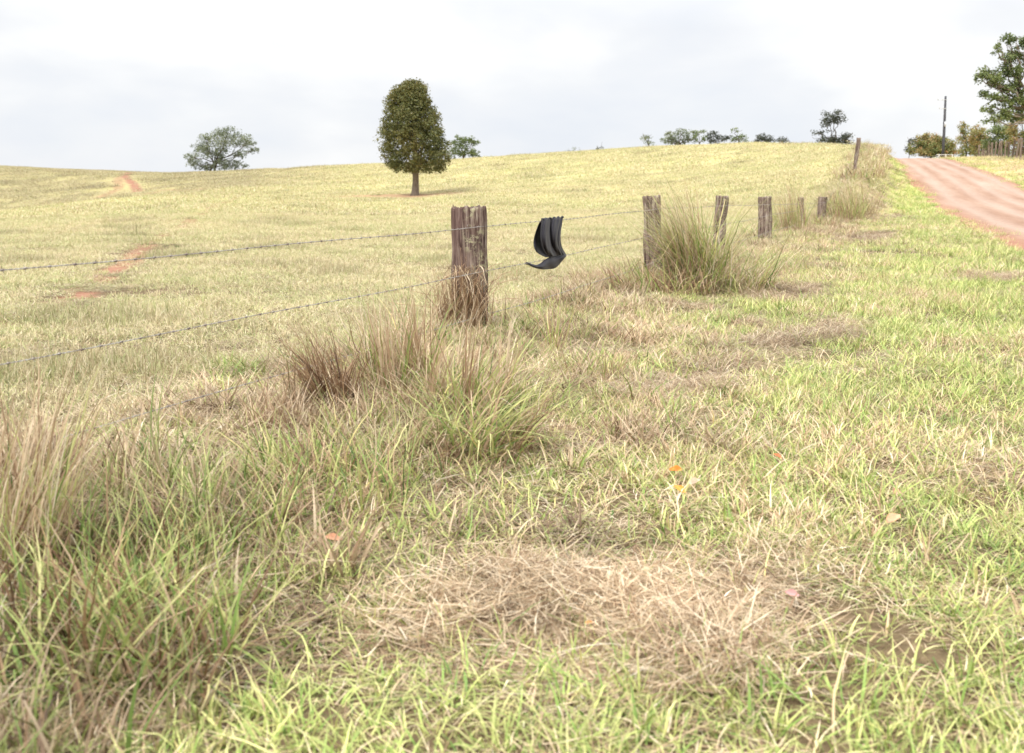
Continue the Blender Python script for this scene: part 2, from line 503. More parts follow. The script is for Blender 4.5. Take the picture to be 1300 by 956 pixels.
# ------------------------------------------------------------------ grass patches
def blade_geo(n, R, h, w, a0, curl, segs=4, seed=0, z0=(0, 0), tones=None, center=None, dirbias=None, taper=1.3, pos=None, twist=.6, outward=0.0, hp=1.5, kink=.20):
    g = np.random.default_rng(seed)
    if pos is None:
        rr = R * np.sqrt(g.random(n)); an = g.random(n) * 2 * pi
        bx, by = rr * np.cos(an), rr * np.sin(an)
    else:
        bx, by = pos; an = np.arctan2(by, bx)
    Lh = h[0] + (h[1] - h[0]) * g.random(n) ** hp
    ph = g.random(n) * 2 * pi
    if outward:
        k = g.random(n) < outward
        ph = np.where(k, an + g.normal(0, .7, n), ph)
    if dirbias is not None:
        bd, bs = dirbias
        k = g.random(n) < bs
        ph = np.where(k, bd + g.normal(0, .5, n), ph)
    al = a0[0] + np.abs(g.normal(0, 1, n)) * a0[1]
    cu = curl[0] + g.random(n) * (curl[1] - curl[0])
    ww = w[0] + (w[1] - w[0]) * g.random(n)
    tw = g.normal(0, twist, n)
    dx, dy = np.cos(ph), np.sin(ph)
    sx, sy = -np.sin(ph + tw), np.cos(ph + tw)
    x, y, z = bx.copy(), by.copy(), z0[0] + (z0[1] - z0[0]) * g.random(n)
    Vs = []; al_ = []
    kb = np.where(g.random(n) < .22, g.integers(1, segs + 1, n), 99); kbend = g.uniform(.6, 2.0, n)
    for k in range(segs + 1):
        f = k / segs
        wk = ww * .5 * max(.06, (1 - f ** taper)) * (1 if k else .6)
        Vs.append(np.stack([x - sx * wk, y - sy * wk, z], -1)); Vs.append(np.stack([x + sx * wk, y + sy * wk, z], -1))
        al_ += [np.full(n, f)] * 2
        al = al + np.where(kb == k, kbend, 0)
        a = np.minimum(al + cu * (k + .5) / segs, 2.7) + g.normal(0, .08, n)
        ph = ph + g.normal(0, kink, n); dx, dy = np.cos(ph), np.sin(ph); sx, sy = -np.sin(ph + tw), np.cos(ph + tw)
        st = Lh / segs
        x = x + dx * np.sin(a) * st; y = y + dy * np.sin(a) * st
        z = z + np.cos(a) * st
        z = np.maximum(z, .004)
    V = np.stack(Vs, 1)                                  # n, 2(segs+1), 3
    m = 2 * (segs + 1)
    b = (np.arange(n) * m)[:, None]
    q = np.array([[2 * k, 2 * k + 1, 2 * k + 3, 2 * k + 2] for k in range(segs)])
    Q = (b[:, :, None] + q[None]).reshape(-1, 4)
    t = g.random(n) if tones is None else tones[0] + (tones[1] - tones[0]) * g.random(n)
    t2 = np.clip(g.normal(.5, .24, n), 0, 1)
    return V.reshape(-1, 3), Q, np.repeat(t, m), np.repeat(t2, m), np.stack(al_, 1).ravel()

def tufts(n, T, R, sp, seed, **kw):
    """n blades gathered in T tufts that fan outwards; each tuft has its own height and colour"""
    g = np.random.default_rng(seed + 7)
    out = []
    h = kw.pop('h'); tones = kw.pop('tones', (0, 1))
    for k in range(T):
        m = max(3, int(n / T * g.uniform(.5, 1.6)))
        rr = R * math.sqrt(g.random()); an = g.random() * 2 * pi
        s_ = sp * g.uniform(.6, 1.5)
        px, py = g.normal(0, s_, m), g.normal(0, s_, m)
        f = g.uniform(.6, 1.25)
        c = tones[0] + (tones[1] - tones[0]) * g.random()
        G = list(blade_geo(m, s_, (h[0] * f, h[1] * f), pos=(px, py), outward=.7, seed=seed * 31 + k, tones=(c - .22, c + .22), **kw))
        G[0] = G[0] + np.array([rr * math.cos(an), rr * math.sin(an), 0])
        G[3] = np.clip(G[3] * .6 + .4 * g.random(), 0, 1)
        out.append(tuple(G))
    return join_geo(out)

def join_geo(parts):
    off = 0; V = []; Q = []; a = []; b = []; c = []
    for p in parts:
        V.append(p[0]); Q.append(p[1] + off); off += len(p[0]); a.append(p[2]); b.append(p[3]); c.append(p[4])
    return np.concatenate(V), np.concatenate(Q), np.concatenate(a), np.concatenate(b), np.concatenate(c)

def geo_mesh(name, G, matl):
    me = raw_mesh(name, G[0], [G[1]], {'tone': G[2], 'tone2': G[3], 'along': G[4]})
    me.materials.append(matl)
    return me

def source(collname, meshes):
    c = bpy.data.collections.new(collname)
    for k, me in enumerate(meshes):
        o = bpy.data.objects.new('%s_%02d' % (collname, k), me)
        c.objects.link(o)
    return c

def scatter(name, coll, X, Y, scale, dry, bri, idx, label, dz=0.0, seed=0, zs=None):
    g = np.random.default_rng(seed + 5)
    n = len(X)
    Z = H(X, Y) - .05 * road_in(X, Y) + dz
    e = .35
    gx = (H(X + e, Y) - H(X - e, Y)) / (2 * e); gy = (H(X, Y + e) - H(X, Y - e)) / (2 * e)
    far = ss(10, 20, Y); k = .6 + .4 * far
    a = np.arctan(gy * k); b = -np.arctan(gx * k); gm = g.random(n) * 2 * pi
    ca, sa, cb, sb, cg, sg = np.cos(a), np.sin(a), np.cos(b), np.sin(b), np.cos(gm), np.sin(gm)
    # R = Ry(b) Rx(a) Rz(g)
    Rm = np.zeros((n, 3, 3))
    Ry = np.zeros((n, 3, 3)); Ry[:, 0, 0] = cb; Ry[:, 0, 2] = sb; Ry[:, 1, 1] = 1; Ry[:, 2, 0] = -sb; Ry[:, 2, 2] = cb
    Rx = np.zeros((n, 3, 3)); Rx[:, 0, 0] = 1; Rx[:, 1, 1] = ca; Rx[:, 1, 2] = -sa; Rx[:, 2, 1] = sa; Rx[:, 2, 2] = ca
    Rz = np.zeros((n, 3, 3)); Rz[:, 0, 0] = cg; Rz[:, 0, 1] = -sg; Rz[:, 1, 0] = sg; Rz[:, 1, 1] = cg; Rz[:, 2, 2] = 1
    Rm = Ry @ Rx @ Rz
    ex = np.arctan2(Rm[:, 2, 1], Rm[:, 2, 2]); ey = -np.arcsin(np.clip(Rm[:, 2, 0], -1, 1)); ez = np.arctan2(Rm[:, 1, 0], Rm[:, 0, 0])
    me = bpy.data.meshes.new(name + '_points')
    me.vertices.add(n); me.vertices.foreach_set('co', np.stack([X, Y, Z], -1).astype(np.float32).ravel())
    A = me.attributes.new('rot', 'FLOAT_VECTOR', 'POINT'); A.data.foreach_set('vector', np.stack([ex, ey, ez], -1).astype(np.float32).ravel())
    zs = np.ones(n) if zs is None else zs
    A = me.attributes.new('scl', 'FLOAT_VECTOR', 'POINT'); A.data.foreach_set('vector', np.stack([scale, scale, scale * zs], -1).astype(np.float32).ravel())
    for k_, v in (('dry', dry), ('bri', bri)):
        A = me.attributes.new(k_, 'FLOAT', 'POINT'); A.data.foreach_set('value', np.asarray(v, np.float32))
    A = me.attributes.new('idx', 'INT', 'POINT'); A.data.foreach_set('value', np.asarray(idx, np.int32))
    ob = link(name, me)
    ng = bpy.data.node_groups.new(name + '_scatter', 'GeometryNodeTree')
    ng.interface.new_socket('Geometry', in_out='INPUT', socket_type='NodeSocketGeometry')
    ng.interface.new_socket('Geometry', in_out='OUTPUT', socket_type='NodeSocketGeometry')
    gi = ng.nodes.new('NodeGroupInput'); go = ng.nodes.new('NodeGroupOutput')
    ci = ng.nodes.new('GeometryNodeCollectionInfo'); ci.inputs['Collection'].default_value = coll
    ci.inputs['Separate Children'].default_value = True; ci.inputs['Reset Children'].default_value = True
    ip = ng.nodes.new('GeometryNodeInstanceOnPoints'); ip.inputs['Pick Instance'].default_value = True
    def na(nm, typ):
        q = ng.nodes.new('GeometryNodeInputNamedAttribute'); q.data_type = typ; q.inputs['Name'].default_value = nm
        return q.outputs['Attribute']
    ng.links.new(gi.outputs[0], ip.inputs['Points']); ng.links.new(ci.outputs[0], ip.inputs['Instance'])
    ng.links.new(na('idx', 'INT'), ip.inputs['Instance Index'])
    ng.links.new(na('rot', 'FLOAT_VECTOR'), ip.inputs['Rotation'])
    ng.links.new(na('scl', 'FLOAT_VECTOR'), ip.inputs['Scale'])
    ng.links.new(ip.outputs[0], go.inputs[0])
    md = ob.modifiers.new('scatter', 'NODES'); md.node_group = ng
    tag(ob, label, kind='stuff')
    return ob

def cand(n, y0, y1, seed, tm=.64, pad=1.6):
    """random spots in the wedge of land the place shows, uniform per area"""
    g = np.random.default_rng(seed)
    Y = y0 + (y1 - y0) * g.random(n)
    w = tm * Y + pad; wm = tm * y1 + pad
    X = (g.random(n) * 2 - 1) * wm
    k = np.abs(X) < w
    return X[k], Y[k], np.random.default_rng(seed + 1)

# --- source patches
def mk_verge(seed, R=.34):
    return geo_mesh('verge_patch', join_geo([
        tufts(170, 17, R, .022, seed, h=(.06, .155), w=(.0045, .0095), a0=(.15, .38), curl=(.3, 1.4), segs=4, kink=.07),
        blade_geo(45, R, (.05, .14), (.004, .008), (.5, .45), (.2, 1.3), 4, seed + 1),
        blade_geo(8, R, (.14, .25), (.005, .009), (.5, .4), (.2, 1.2), 6, seed + 6),
        blade_geo(95, R, (.04, .13), (.002, .0045), (1.2, .3), (.1, .7), 4, seed + 2, (0, .03), tones=(-.35, .5))]), M_BLADE)
def mk_rough(seed, R=.34):
    return geo_mesh('rough_patch', join_geo([
        tufts(130, 8, R, .03, seed, h=(.13, .33), w=(.006, .0135), a0=(.12, .30), curl=(.3, 1.5), segs=6, kink=.07),
        tufts(130, 9, R, .035, seed + 1, h=(.10, .30), w=(.0035, .009), a0=(.3, .5), curl=(.3, 1.5), segs=6, tones=(-.5, .5), kink=.10),
        blade_geo(170, R, (.06, .22), (.002, .006), (1.25, .3), (-.2, .8), 5, seed + 2, (0, .05), tones=(-.5, .3), kink=.12)]), M_BLADE)
def mk_short(seed, R=.42):
    return geo_mesh('pasture_patch', join_geo([
        tufts(230, 20, R, .03, seed, h=(.03, .095), w=(.004, .008), a0=(.2, .45), curl=(.3, 1.2), segs=3),
        blade_geo(170, R, (.03, .09), (.003, .006), (1.0, .4), (.1, .7), 3, seed + 1, (0, .03), tones=(-.3, .7))]), M_PAST)
def mk_far(seed, n=230, R=1.0):
    return geo_mesh('far_pasture_patch', join_geo([
        blade_geo(int(n * .7), R, (.04, .13), (.016, .035), (.3, .5), (.3, 1.0), 2, seed),
        blade_geo(int(n * .5), R, (.05, .13), (.014, .026), (1.0, .3), (.1, .5), 2, seed + 1, (0, .03), tones=(-.3, .7))]), M_PAST)
def mk_hay(seed, R=.22):
    return geo_mesh('hay_patch', join_geo([
        blade_geo(95, R, (.08, .24), (.0022, .0062), (1.3, .20), (-.25, .45), 5, seed, (.0, .05), twist=1.0, taper=4, kink=.07, dirbias=(.3, .6)),
        blade_geo(60, R, (.06, .18), (.0022, .0055), (1.35, .20), (-.25, .45), 5, seed + 5, (.0, .05), twist=1.0, taper=4, kink=.07, dirbias=(3.4, .6)),
        blade_geo(150, R, (.04, .14), (.0015, .0035), (1.2, .35), (-.6, .9), 5, seed + 1, (.0, .06), twist=1.0, taper=4, kink=.07),
        blade_geo(8, R, (.05, .12), (.003, .006), (.6, .4), (.3, 1.5), 5, seed + 2, (.0, .04), taper=2, kink=.1)]), M_BLADE)

SRC_V = source('verge_source', [mk_verge(100 + 10 * k) for k in range(6)])
SRC_R = source('rough_source', [mk_rough(300 + 10 * k) for k in range(6)])
SRC_S = source('short_source', [mk_short(500 + 10 * k) for k in range(5)])
SRC_F = source('far_source', [mk_far(700 + 10 * k) for k in range(5)])
SRC_H = source('hay_source', [mk_hay(900 + 10 * k) for k in range(5)])

def mottled(X, Y, a, b, seed=33, sc=1.2):
    return a + (b - a) * ss(.3, .7, fbm(X, Y, sc, seed))

def place_grass():
    # verge on the road side of the fence
    def verge(y0, y1, n, seed, sc):
        X, Y, g = cand(n, y0, y1, seed)
        d = fdist(X, Y)
        hay = hay_mask(X, Y)
        rough = ss(2.1, 1.3, d + .9 * (fbm(X, Y, 1.1, 88) - .5)) * ss(70, 30, Y)
        k = (d > -.2) & (road_in(X, Y) < .45) & (X < roadx(Y) + 3 * RW) & (g.random(len(X)) > 1.2 * hay) & (g.random(len(X)) > .5 * rough)
        X, Y, hay, d, rough = X[k], Y[k], hay[k], d[k], rough[k]; n = len(X)
        dry = mottled(X, Y, .02, .46) + .3 * hay + .30 * rough + g.normal(0, .05, n)
        dry = dry + .38 * ss(0, 1, X - roadx(Y) - RW)
        lush = np.exp(-((fdist(X, Y) - 3.0) / 1.5) ** 2) * ss(28, 45, Y)
        dry = dry - .25 * lush
        bri = 1.24 + g.normal(0, .09, n)
        return X, Y, sc * (.8 + .5 * g.random(n)), dry, bri, g.integers(0, 6, n), .75 + .5 * fbm(X, Y, .9, 12)
    A = [verge(1.2, 6, 780, 11, .95), verge(6, 14, 2300, 12, 1.0), verge(14, 32, 4600, 13, 1.35), verge(32, 75, 6000, 14, 2.0), verge(75, 130, 6000, 15, 2.4)]
    A = [np.concatenate(q) for q in zip(*A)]
    scatter('verge_grass', SRC_V, A[0], A[1], A[2], A[3], A[4], A[5], 'mown green and straw verge grass beside the dirt road', zs=A[6])
    # rough strip
    def rough(y0, y1, n, seed, sc):
        X, Y, g = cand(n, y0, y1, seed)
        d = fdist(X, Y) + .9 * (fbm(X, Y, 1.1, 88) - .5)
        w = ss(-1.0, -.2, d) * ss(2.9, 1.5, d)
        k = (g.random(len(X)) < w) & (hay_mask(X, Y) < .5)
        X, Y, d = X[k], Y[k], d[k]; n = len(X)
        dry = mottled(X, Y, .42, 1.15, 35, .55) + g.normal(0, .07, n)
        zs = (.32 + 1.1 * ss(.36, .66, fbm(X, Y, .6, 44))) * (.75 + .25 * ss(0, 3, Y)) * (1 - .35 * ss(.7, 1.6, d))
        bri = .86 - .14 * ss(4.5, 3, Y) + g.normal(0, .13, n)
        zs = zs * (1 + .30 * ss(4.5, 2.2, Y) * ss(-.2, -1.0, X)) * (1 - .38 * ss(4.0, 6.0, Y) * ss(60, 35, Y))
        return X, Y, sc * (.8 + .45 * g.random(n)), dry, bri, g.integers(0, 6, n), zs
    A = [rough(1.2, 7, 1000, 21, 1.0), rough(7, 16, 2300, 22, 1.0), rough(16, 34, 3000, 23, 1.25), rough(34, 90, 7000, 24, 1.7)]
    A = [np.concatenate(q) for q in zip(*A)]
    scatter('rough_grass', SRC_R, A[0], A[1], A[2], A[3], A[4], A[5], 'long tangled green and dead grass along the fence', zs=A[6])
    # pasture, near
    def past(y0, y1, n, seed, sc, ni, far=False):
        X, Y, g = cand(n, y0, y1, seed, pad=2.5)
        d = fdist(X, Y)
        soil = np.maximum(soil_mask(X, Y, .17 + .10 * (sc > 1.1)), scar_mask(X, Y, .8) if far else 0); lit = litter_mask(X, Y); fl = far_left(X, Y)
        k = (d < .1) & (g.random(len(X)) > soil * 1.7) & (g.random(len(X)) > lit * 1.15)
        if far:
            pass
        X, Y, lit, fl = X[k], Y[k], lit[k], fl[k]; n = len(X)
        big = fbm(X, Y, 7, 71, 2)
        dry = (.38 if far else .33) + .24 * ss(.3, .7, fbm(X, Y, 1.5, 72)) + .12 * (big - .5) + .5 * lit + .2 * fl + g.normal(0, .05, n)
        clump = ss(.70, .82, fbm(X, Y, 1.3, 73, 2))
        bri = 1.0 + g.normal(0, .07, n) + (.03 if far else 0) - (.04 if far else 0) - .22 * clump - .24 * fl
        zs = .8 + .5 * fbm(X, Y, .8, 74) + 1.2 * clump
        return X, Y, sc * (.8 + .5 * g.random(n)), dry, bri, g.integers(0, ni, n), zs
    A = [past(2.5, 9, 1300, 31, 1.0, 5), past(9, 22, 5000, 32, 1.15, 5), past(22, 42, 9000, 33, 1.5, 5)]
    A = [np.concatenate(q) for q in zip(*A)]
    scatter('pasture_grass', SRC_S, A[0], A[1], A[2], A[3], A[4], A[5], 'short grazed yellow green pasture grass behind the fence', zs=A[6])
    A = [past(40, 80, 9000, 34, 1.2, 5, True), past(80, 175, 15000, 35, 1.8, 5, True)]
    A = [np.concatenate(q) for q in zip(*A)]
    scatter('hillside_grass', SRC_F, A[0], A[1], A[2], A[3], A[4], A[5], 'pale dry pasture grass over the rising hillside', zs=A[6])
    # right hand roadside beyond the road
    # hay
    def hay(y0, y1, n, seed, sc):
        X, Y, g = cand(n, y0, y1, seed)
        h = hay_mask(X, Y)
        k = g.random(len(X)) < 1.5 * h
        X, Y, h = X[k], Y[k], h[k]; n = len(X)
        return X, Y, sc * (.75 + .5 * g.random(n)), np.full(n, 1.4), .78 + .46 * fbm(X, Y, .22, 98) - .14 * ss(4.5, 6, Y) + g.normal(0, .1, n), g.integers(0, 5, n), .4 + 1.2 * ss(.35, .7, fbm(X, Y, .30, 97))
    A = [hay(1.2, 6, 7200, 41, .9), hay(6, 14, 7200, 42, 1.0), hay(14, 45, 5000, 43, 1.5)]
    A = [np.concatenate(q) for q in zip(*A)]
    scatter('cut_hay', SRC_H, A[0], A[1], A[2], A[3], A[4], A[5], 'pale dry mown clippings lying in patches on the verge', zs=A[6])
    # dead thatch lying under everything near
    A = []
    for (y0, y1, n, sc, sd_) in ((1.2, 6, 480, .9, 51), (6, 14, 1500, 1.0, 52), (14, 34, 2600, 1.5, 53)):
        X, Y, g = cand(n, y0, y1, sd_)
        k = (road_in(X, Y) < .3) & ((fdist(X, Y) > -1.6) | (Y < 14)) & (X < roadx(Y) + .3); X, Y = X[k], Y[k]; n = len(X)
        A.append((X, Y, sc * (.8 + .5 * g.random(n)), .62 + g.normal(0, .2, n), .95 + g.normal(0, .12, n), g.integers(0, 5, n), .30 + .35 * g.random(n)))
    A = [np.concatenate(q) for q in zip(*A)]
    scatter('thatch', SRC_H, A[0], A[1], A[2], A[3], A[4], A[5], 'loose dead thatch lying between the living blades', zs=A[6])
    # weedy darker tufts the cattle leave standing
    A = []
    for (y0, y1, n, sc, sd_) in ((5, 22, 90, .55, 61), (22, 60, 260, .75, 62), (60, 150, 420, 1.1, 63)):
        X, Y, g = cand(n, y0, y1, sd_)
        k = fdist(X, Y) < -1.5; X, Y = X[k], Y[k]; n = len(X)
        A.append((X, Y, sc * (.6 + .8 * g.random(n)), .5 + g.normal(0, .2, n), .60 + g.normal(0, .12, n), g.integers(0, 6, n), .35 + .35 * g.random(n)))
    A = [np.concatenate(q) for q in zip(*A)]
    scatter('pasture_weeds', SRC_R, A[0], A[1], A[2], A[3], A[4], A[5], 'darker ungrazed weeds dotted over the paddock', zs=A[6])
place_grass()

# ------------------------------------------------------------------ tussocks
def tussock(name, px, py, label, n=(160, 120), h=(.3, .7), R=.16, splay=.35, curl=(.5, 1.5), w=(.004, .009), bias=(2.6, .3), Y=None, cat='grass tussock', ell=1.0, seed=0, group='grass tussocks along the fence', rot=0, dead=(1.0, .3), dm=None, kink=.10, bundles=0):
    if Y is None:
        p = ground(px, py)
    else:
        t, _ = ray(px, py); p = Vector((t * Y, Y, hz(t * Y, Y)))
    root = empty(name, p)
    tag(root, label, cat, group)
    g = np.random.default_rng(seed + 1000)
    def pos(k):
        rr = R * np.sqrt(g.random(k)); an = g.random(k) * 2 * pi
        x, y = rr * np.cos(an) * ell, rr * np.sin(an)
        return x * math.cos(rot) - y * math.sin(rot), x * math.sin(rot) + y * math.cos(rot)
    if n[0]:
        G = blade_geo(n[0], R, h, w, (.06, splay), curl, 8, seed, tones=(.35, 1), dirbias=bias, pos=pos(n[0]), outward=.75, hp=.9, kink=kink)
        link('green_blades', geo_mesh('green_blades', G, M_GREEN), None, root)
    if n[1]:
        a = blade_geo(int(n[1] * .55), R, (h[0] * .8, h[1] * dead[0]), (w[0] * .7, w[1] * .85), (.08, splay * 1.1), (curl[0], curl[1] * 1.1), 8, seed + 1, dirbias=bias, pos=pos(int(n[1] * .55)), outward=.6, hp=.9, kink=kink)
        b = blade_geo(n[1] - int(n[1] * .55), R, (h[0] * .5, h[1] * .6), (w[0] * .6, w[1] * .8), (.6, .5), (.3, 1.5), 6, seed + 2, pos=pos(n[1] - int(n[1] * .55)), outward=.7)
        link('dead_blades', geo_mesh('dead_blades', join_geo([a, b]), dm or M_DRY), None, root)
    if bundles:
        G = tufts(bundles * 15, bundles, R * .9, .022, seed + 5, h=(h[1] * .72, h[1] * 1.0), w=(w[0], w[1] * 1.1), a0=(.05, .07), curl=(.0, .55), segs=7, kink=.04, dirbias=(bias[0], .8), twist=1.0)
        link('stalk_bundles', geo_mesh('stalk_bundles', G, M_DRY), None, root)
    return root

B0 = (pi * .75, .3)
TUS = [
    ('grass_tussock', 5, 740, 'tall pale dead clump cut by the left frame edge, highest blades there', dict(n=(90, 320), h=(.35, .85), R=.22, splay=.16, curl=(.1, .8), w=(.005, .011), bias=(.3, .2), bundles=7)),
    ('grass_tussock', 60, 850, 'dark green leaning clump in the bottom left corner', dict(n=(170, 200), h=(.25, .60), R=.28, splay=.45, w=(.007, .015), dm=M_SHEAF)),
    ('grass_tussock', 150, 770, 'brown and green clump just right of the tall clump at the left edge', dict(n=(120, 260), h=(.25, .55), R=.28, splay=.4, w=(.006, .013), dm=M_SHEAF)),
    ('grass_tussock', 290, 690, 'low wide tangle midway between the left edge and the big tussock', dict(n=(150, 260), h=(.22, .48), R=.3, splay=.45, w=(.006, .012), dm=M_BROWN)),
    ('grass_tussock', 440, 640, 'tangled clump just below the brown dead sheaf', dict(n=(120, 260), h=(.22, .46), R=.28, splay=.45, w=(.006, .012), dm=M_BROWN)),
    ('grass_tussock', 470, 575, 'matted tan clump between the brown sheaf and the bright arching blades', dict(n=(60, 260), h=(.2, .5), R=.28, splay=.5)),
    ('grass_tussock', 545, 600, 'low straw tangle just left of the bright arching blades', dict(n=(90, 260), h=(.15, .35), R=.26, splay=.55, dm=M_SHEAF)),
    ('grass_tussock', 210, 850, 'olive and brown clump on the bottom edge right of the corner clump', dict(n=(170, 240), h=(.2, .46), R=.22, splay=.4, curl=(.3, 1.6), w=(.007, .014), dm=M_SHEAF)),
    ('grass_tussock', 215, 640, 'thin dry clump by the lowest wire, left of the low wide tangle', dict(n=(60, 170), h=(.2, .42), R=.24, splay=.35, curl=(.3, 1.4), w=(.005, .011))),
    ('grass_tussock', 380, 610, 'olive clump between the brown sheaf and the low wide tangle', dict(n=(170, 170), h=(.2, .44), R=.24, splay=.4, curl=(.4, 1.7), w=(.006, .012), dm=M_SHEAF)),
    ('matted_clump', 655, 728, 'small brown matted clump on the near top edge of the foreground clippings', dict(n=(0, 260), h=(.07, .20), R=.09, splay=.5, curl=(.5, 2.4), w=(.002, .005), dm=M_BROWN, group='matted brown clumps on the verge')),
    ('matted_clump', 950, 415, 'brown matted clump lying farthest back on the mown verge', dict(n=(0, 300), h=(.10, .26), R=.14, splay=.6, curl=(.5, 2.4), w=(.004, .008), dm=M_BROWN, group='matted brown clumps on the verge')),
    ('matted_clump', 1232, 640, 'brown matted clump in the green grass near the right frame edge', dict(n=(0, 240), h=(.06, .18), R=.10, splay=.6, curl=(.5, 2.4), w=(.002, .005), dm=M_BROWN, group='matted brown clumps on the verge')),
    ('dead_sheaf', 425, 522, 'rust brown dead sheaf leaning left beside the lower wire', dict(n=(0, 620), h=(.28, .66), R=.12, splay=.20, curl=(.1, 1.2), bias=(2.9, .6), dm=M_SHEAF, w=(.006, .014), kink=.12)),
    ('grass_tussock', 505, 500, 'upright left half of the big tussock with the tallest tan blades', dict(n=(130, 480), h=(.28, .84), R=.24, splay=.20, curl=(.1, 1.2), bias=(2.6, .35), w=(.008, .015), bundles=9)),
    ('grass_tussock', 590, 530, 'middle of the big tussock standing before the thick fence post', dict(n=(240, 460), h=(.22, .66), R=.26, splay=.30, curl=(.4, 1.7), bias=(.5, .2), w=(.008, .015), bundles=6)),
    ('grass_tussock', 615, 575, 'bright green arching blades at the foot of the big tussock', dict(n=(170, 300), dm=M_BROWN, h=(.28, .62), R=.22, splay=.40, curl=(.8, 2.0), bias=(.2, .45), w=(.008, .016))),
    ('grass_tussock', 675, 525, 'tan clump on the right flank of the big tussock', dict(n=(70, 190), h=(.2, .5), R=.24, splay=.4, bias=(.2, .3))),
    ('grass_tussock', 745, 480, 'low brown clump right of the thick post below the cloth', dict(n=(60, 260), dm=M_BROWN, h=(.2, .5), R=.25, splay=.45)),
    ('dry_stalk_clump', 706, 447, 'few thin brown stalks standing alone below the black cloth', dict(n=(14, 40), dm=M_BROWN, h=(.35, .78), R=.07, splay=.12, curl=(.0, 1.3), w=(.006, .012), bias=(.3, .1))),
    ('grass_tussock', 886, 366, 'huge arching tussock burying the leaning second post', dict(n=(420, 900), h=(.85, 1.75), R=.26, splay=.15, curl=(.35, 1.7), w=(.009, .018), bias=(2.95, .6), ell=1.3, bundles=8)),
    ('grass_tussock', 925, 368, 'green and straw tussock right of the huge arching one', dict(n=(160, 460), h=(.4, 1.05), R=.42, splay=.30, curl=(.6, 1.9), w=(.008, .016), bias=(.3, .2), ell=1.4)),
    ('grass_tussock', 838, 372, 'low brown tangle at the foot of the leaning second post', dict(n=(120, 620), h=(.3, .8), R=.42, splay=.5, ell=1.6, dm=M_BROWN, w=(.010, .018))),
    ('grass_tussock', 985, 345, 'pale thin tussock on the verge below the fourth post', dict(n=(170, 260), h=(.3, .8), R=.45, splay=.35)),
    ('grass_tussock', 1003, 292, 'tall straw tussock with high seed stems between the fourth and fifth posts', dict(n=(160, 420), h=(.5, 1.55), R=.55, splay=.16, curl=(.1, .7), w=(.009, .018), bundles=8)),
    ('grass_tussock', 968, 300, 'low growth around the foot of the fourth post', dict(n=(120, 240), h=(.3, .75), R=.5, splay=.35, w=(.008, .015))),
    ('grass_tussock', 1040, 290, 'brown clump around the foot of the sixth post', dict(n=(80, 400), dm=M_BROWN, h=(.3, .9), R=.55, splay=.25, w=(.010, .018))),
    ('grass_tussock', 1070, 278, 'dark hearted straw tussock just past the sixth post', dict(n=(140, 420), dm=M_BROWN, h=(.5, 1.7), R=.7, splay=.2, curl=(.2, .9), w=(.010, .020))),
    ('grass_tussock', 1088, 272, 'pale tall straw tussock nearest the far tall post', dict(n=(70, 480), h=(.6, 1.9), R=.7, splay=.16, curl=(.2, .9), w=(.012, .022))),
    ('grass_tussock', 900, 318, 'short clump at the foot of the third post', dict(n=(120, 160), h=(.25, .6), R=.35, splay=.4)),
]
for k, (nm, px, py, lab, kw) in enumerate(TUS):
    tussock(nm, px, py, lab, seed=2000 + 31 * k, **kw)
# straw growth climbing the hill along the fence: ranked by depth
FAR_T = ['straw tussock beneath the far tall post', 'straw tussock first uphill of the far tall post', 'straw tussock second uphill of the far tall post',
         'straw tussock third uphill of the far tall post', 'straw tussock fourth uphill of the far tall post', 'rounded straw tussock on the skyline by the road crest']
for k, (Yq, off, lab) in enumerate(zip((41, 47, 54, 62, 71, 80), (.5, .6, .4, .7, .6, .9), FAR_T)):
    x = float(fx(Yq)) + off
    r = empty('grass_tussock', (x, Yq, hz(x, Yq))); tag(r, lab, 'grass tussock', 'grass tussocks along the fence')
    g1 = blade_geo(260, 1.1, (.4, 1.1), (.02, .04), (.1, .3), (.3, 1.2), 4, 3000 + k, outward=.5)
    g2 = blade_geo(90, 1.1, (.3, .8), (.02, .04), (.1, .3), (.3, 1.2), 4, 3100 + k, tones=(.35, 1))
    link('dead_blades', geo_mesh('dead_blades', g1, M_DRY), None, r); link('green_blades', geo_mesh('green_blades', g2, M_GREEN), None, r)

# ------------------------------------------------------------------ fence posts
def wood_mat(name, lichen=.5, red=.4):
    m, nt, out = mat(name)
    co = objco(nt)
    st = mapping(nt, co, (22, 22, 1.3))
    n1 = noise(nt, st, 1.6, 7, .7, .4)
    n2 = noise(nt, mapping(nt, co, (3, 3, 1.2)), 1.6, 4, .6)
    n3 = noise(nt, co, 22, 5, .75)
    n4 = noise(nt, mapping(nt, co, (60, 60, 2.5)), 1.5, 4, .7)
    col = ramp(nt, n1, [(.34, (.015, .010, .009)), (.43, (.085, .055, .047)), (.54, (.25, .19, .155)), (.68, (.52, .46, .39))])
    col = mixc(nt, ramp(nt, n2, [(.45, 0.0), (.6, red)]), col, (.10, .052, .043))
    geo = attr(nt, 'tone')
    flat = ramp(nt, n1, [(.3, (.045, .028, .025)), (.5, (.12, .075, .066)), (.75, (.22, .155, .135))])
    col = mixc(nt, mth(nt, 'MULTIPLY', mth(nt, 'SUBTRACT', 1.0, geo, clamp=True), red), col, flat)
    lm = mth(nt, 'MULTIPLY', ramp(nt, n3, [(.50, 0.0), (.58, 1.0)]), ramp(nt, noise(nt, co, 4.5, 3, .6), [(.42, 0.0), (.6, lichen)]))
    lm = mth(nt, 'MULTIPLY', lm, geo)
    col = mixc(nt, lm, col, (.40, .38, .24))
    h = mth(nt, 'ADD', n1, mth(nt, 'MULTIPLY', n4, .5))
    principled(nt, out, col, .92, .15, h, .9, .015)
    return m
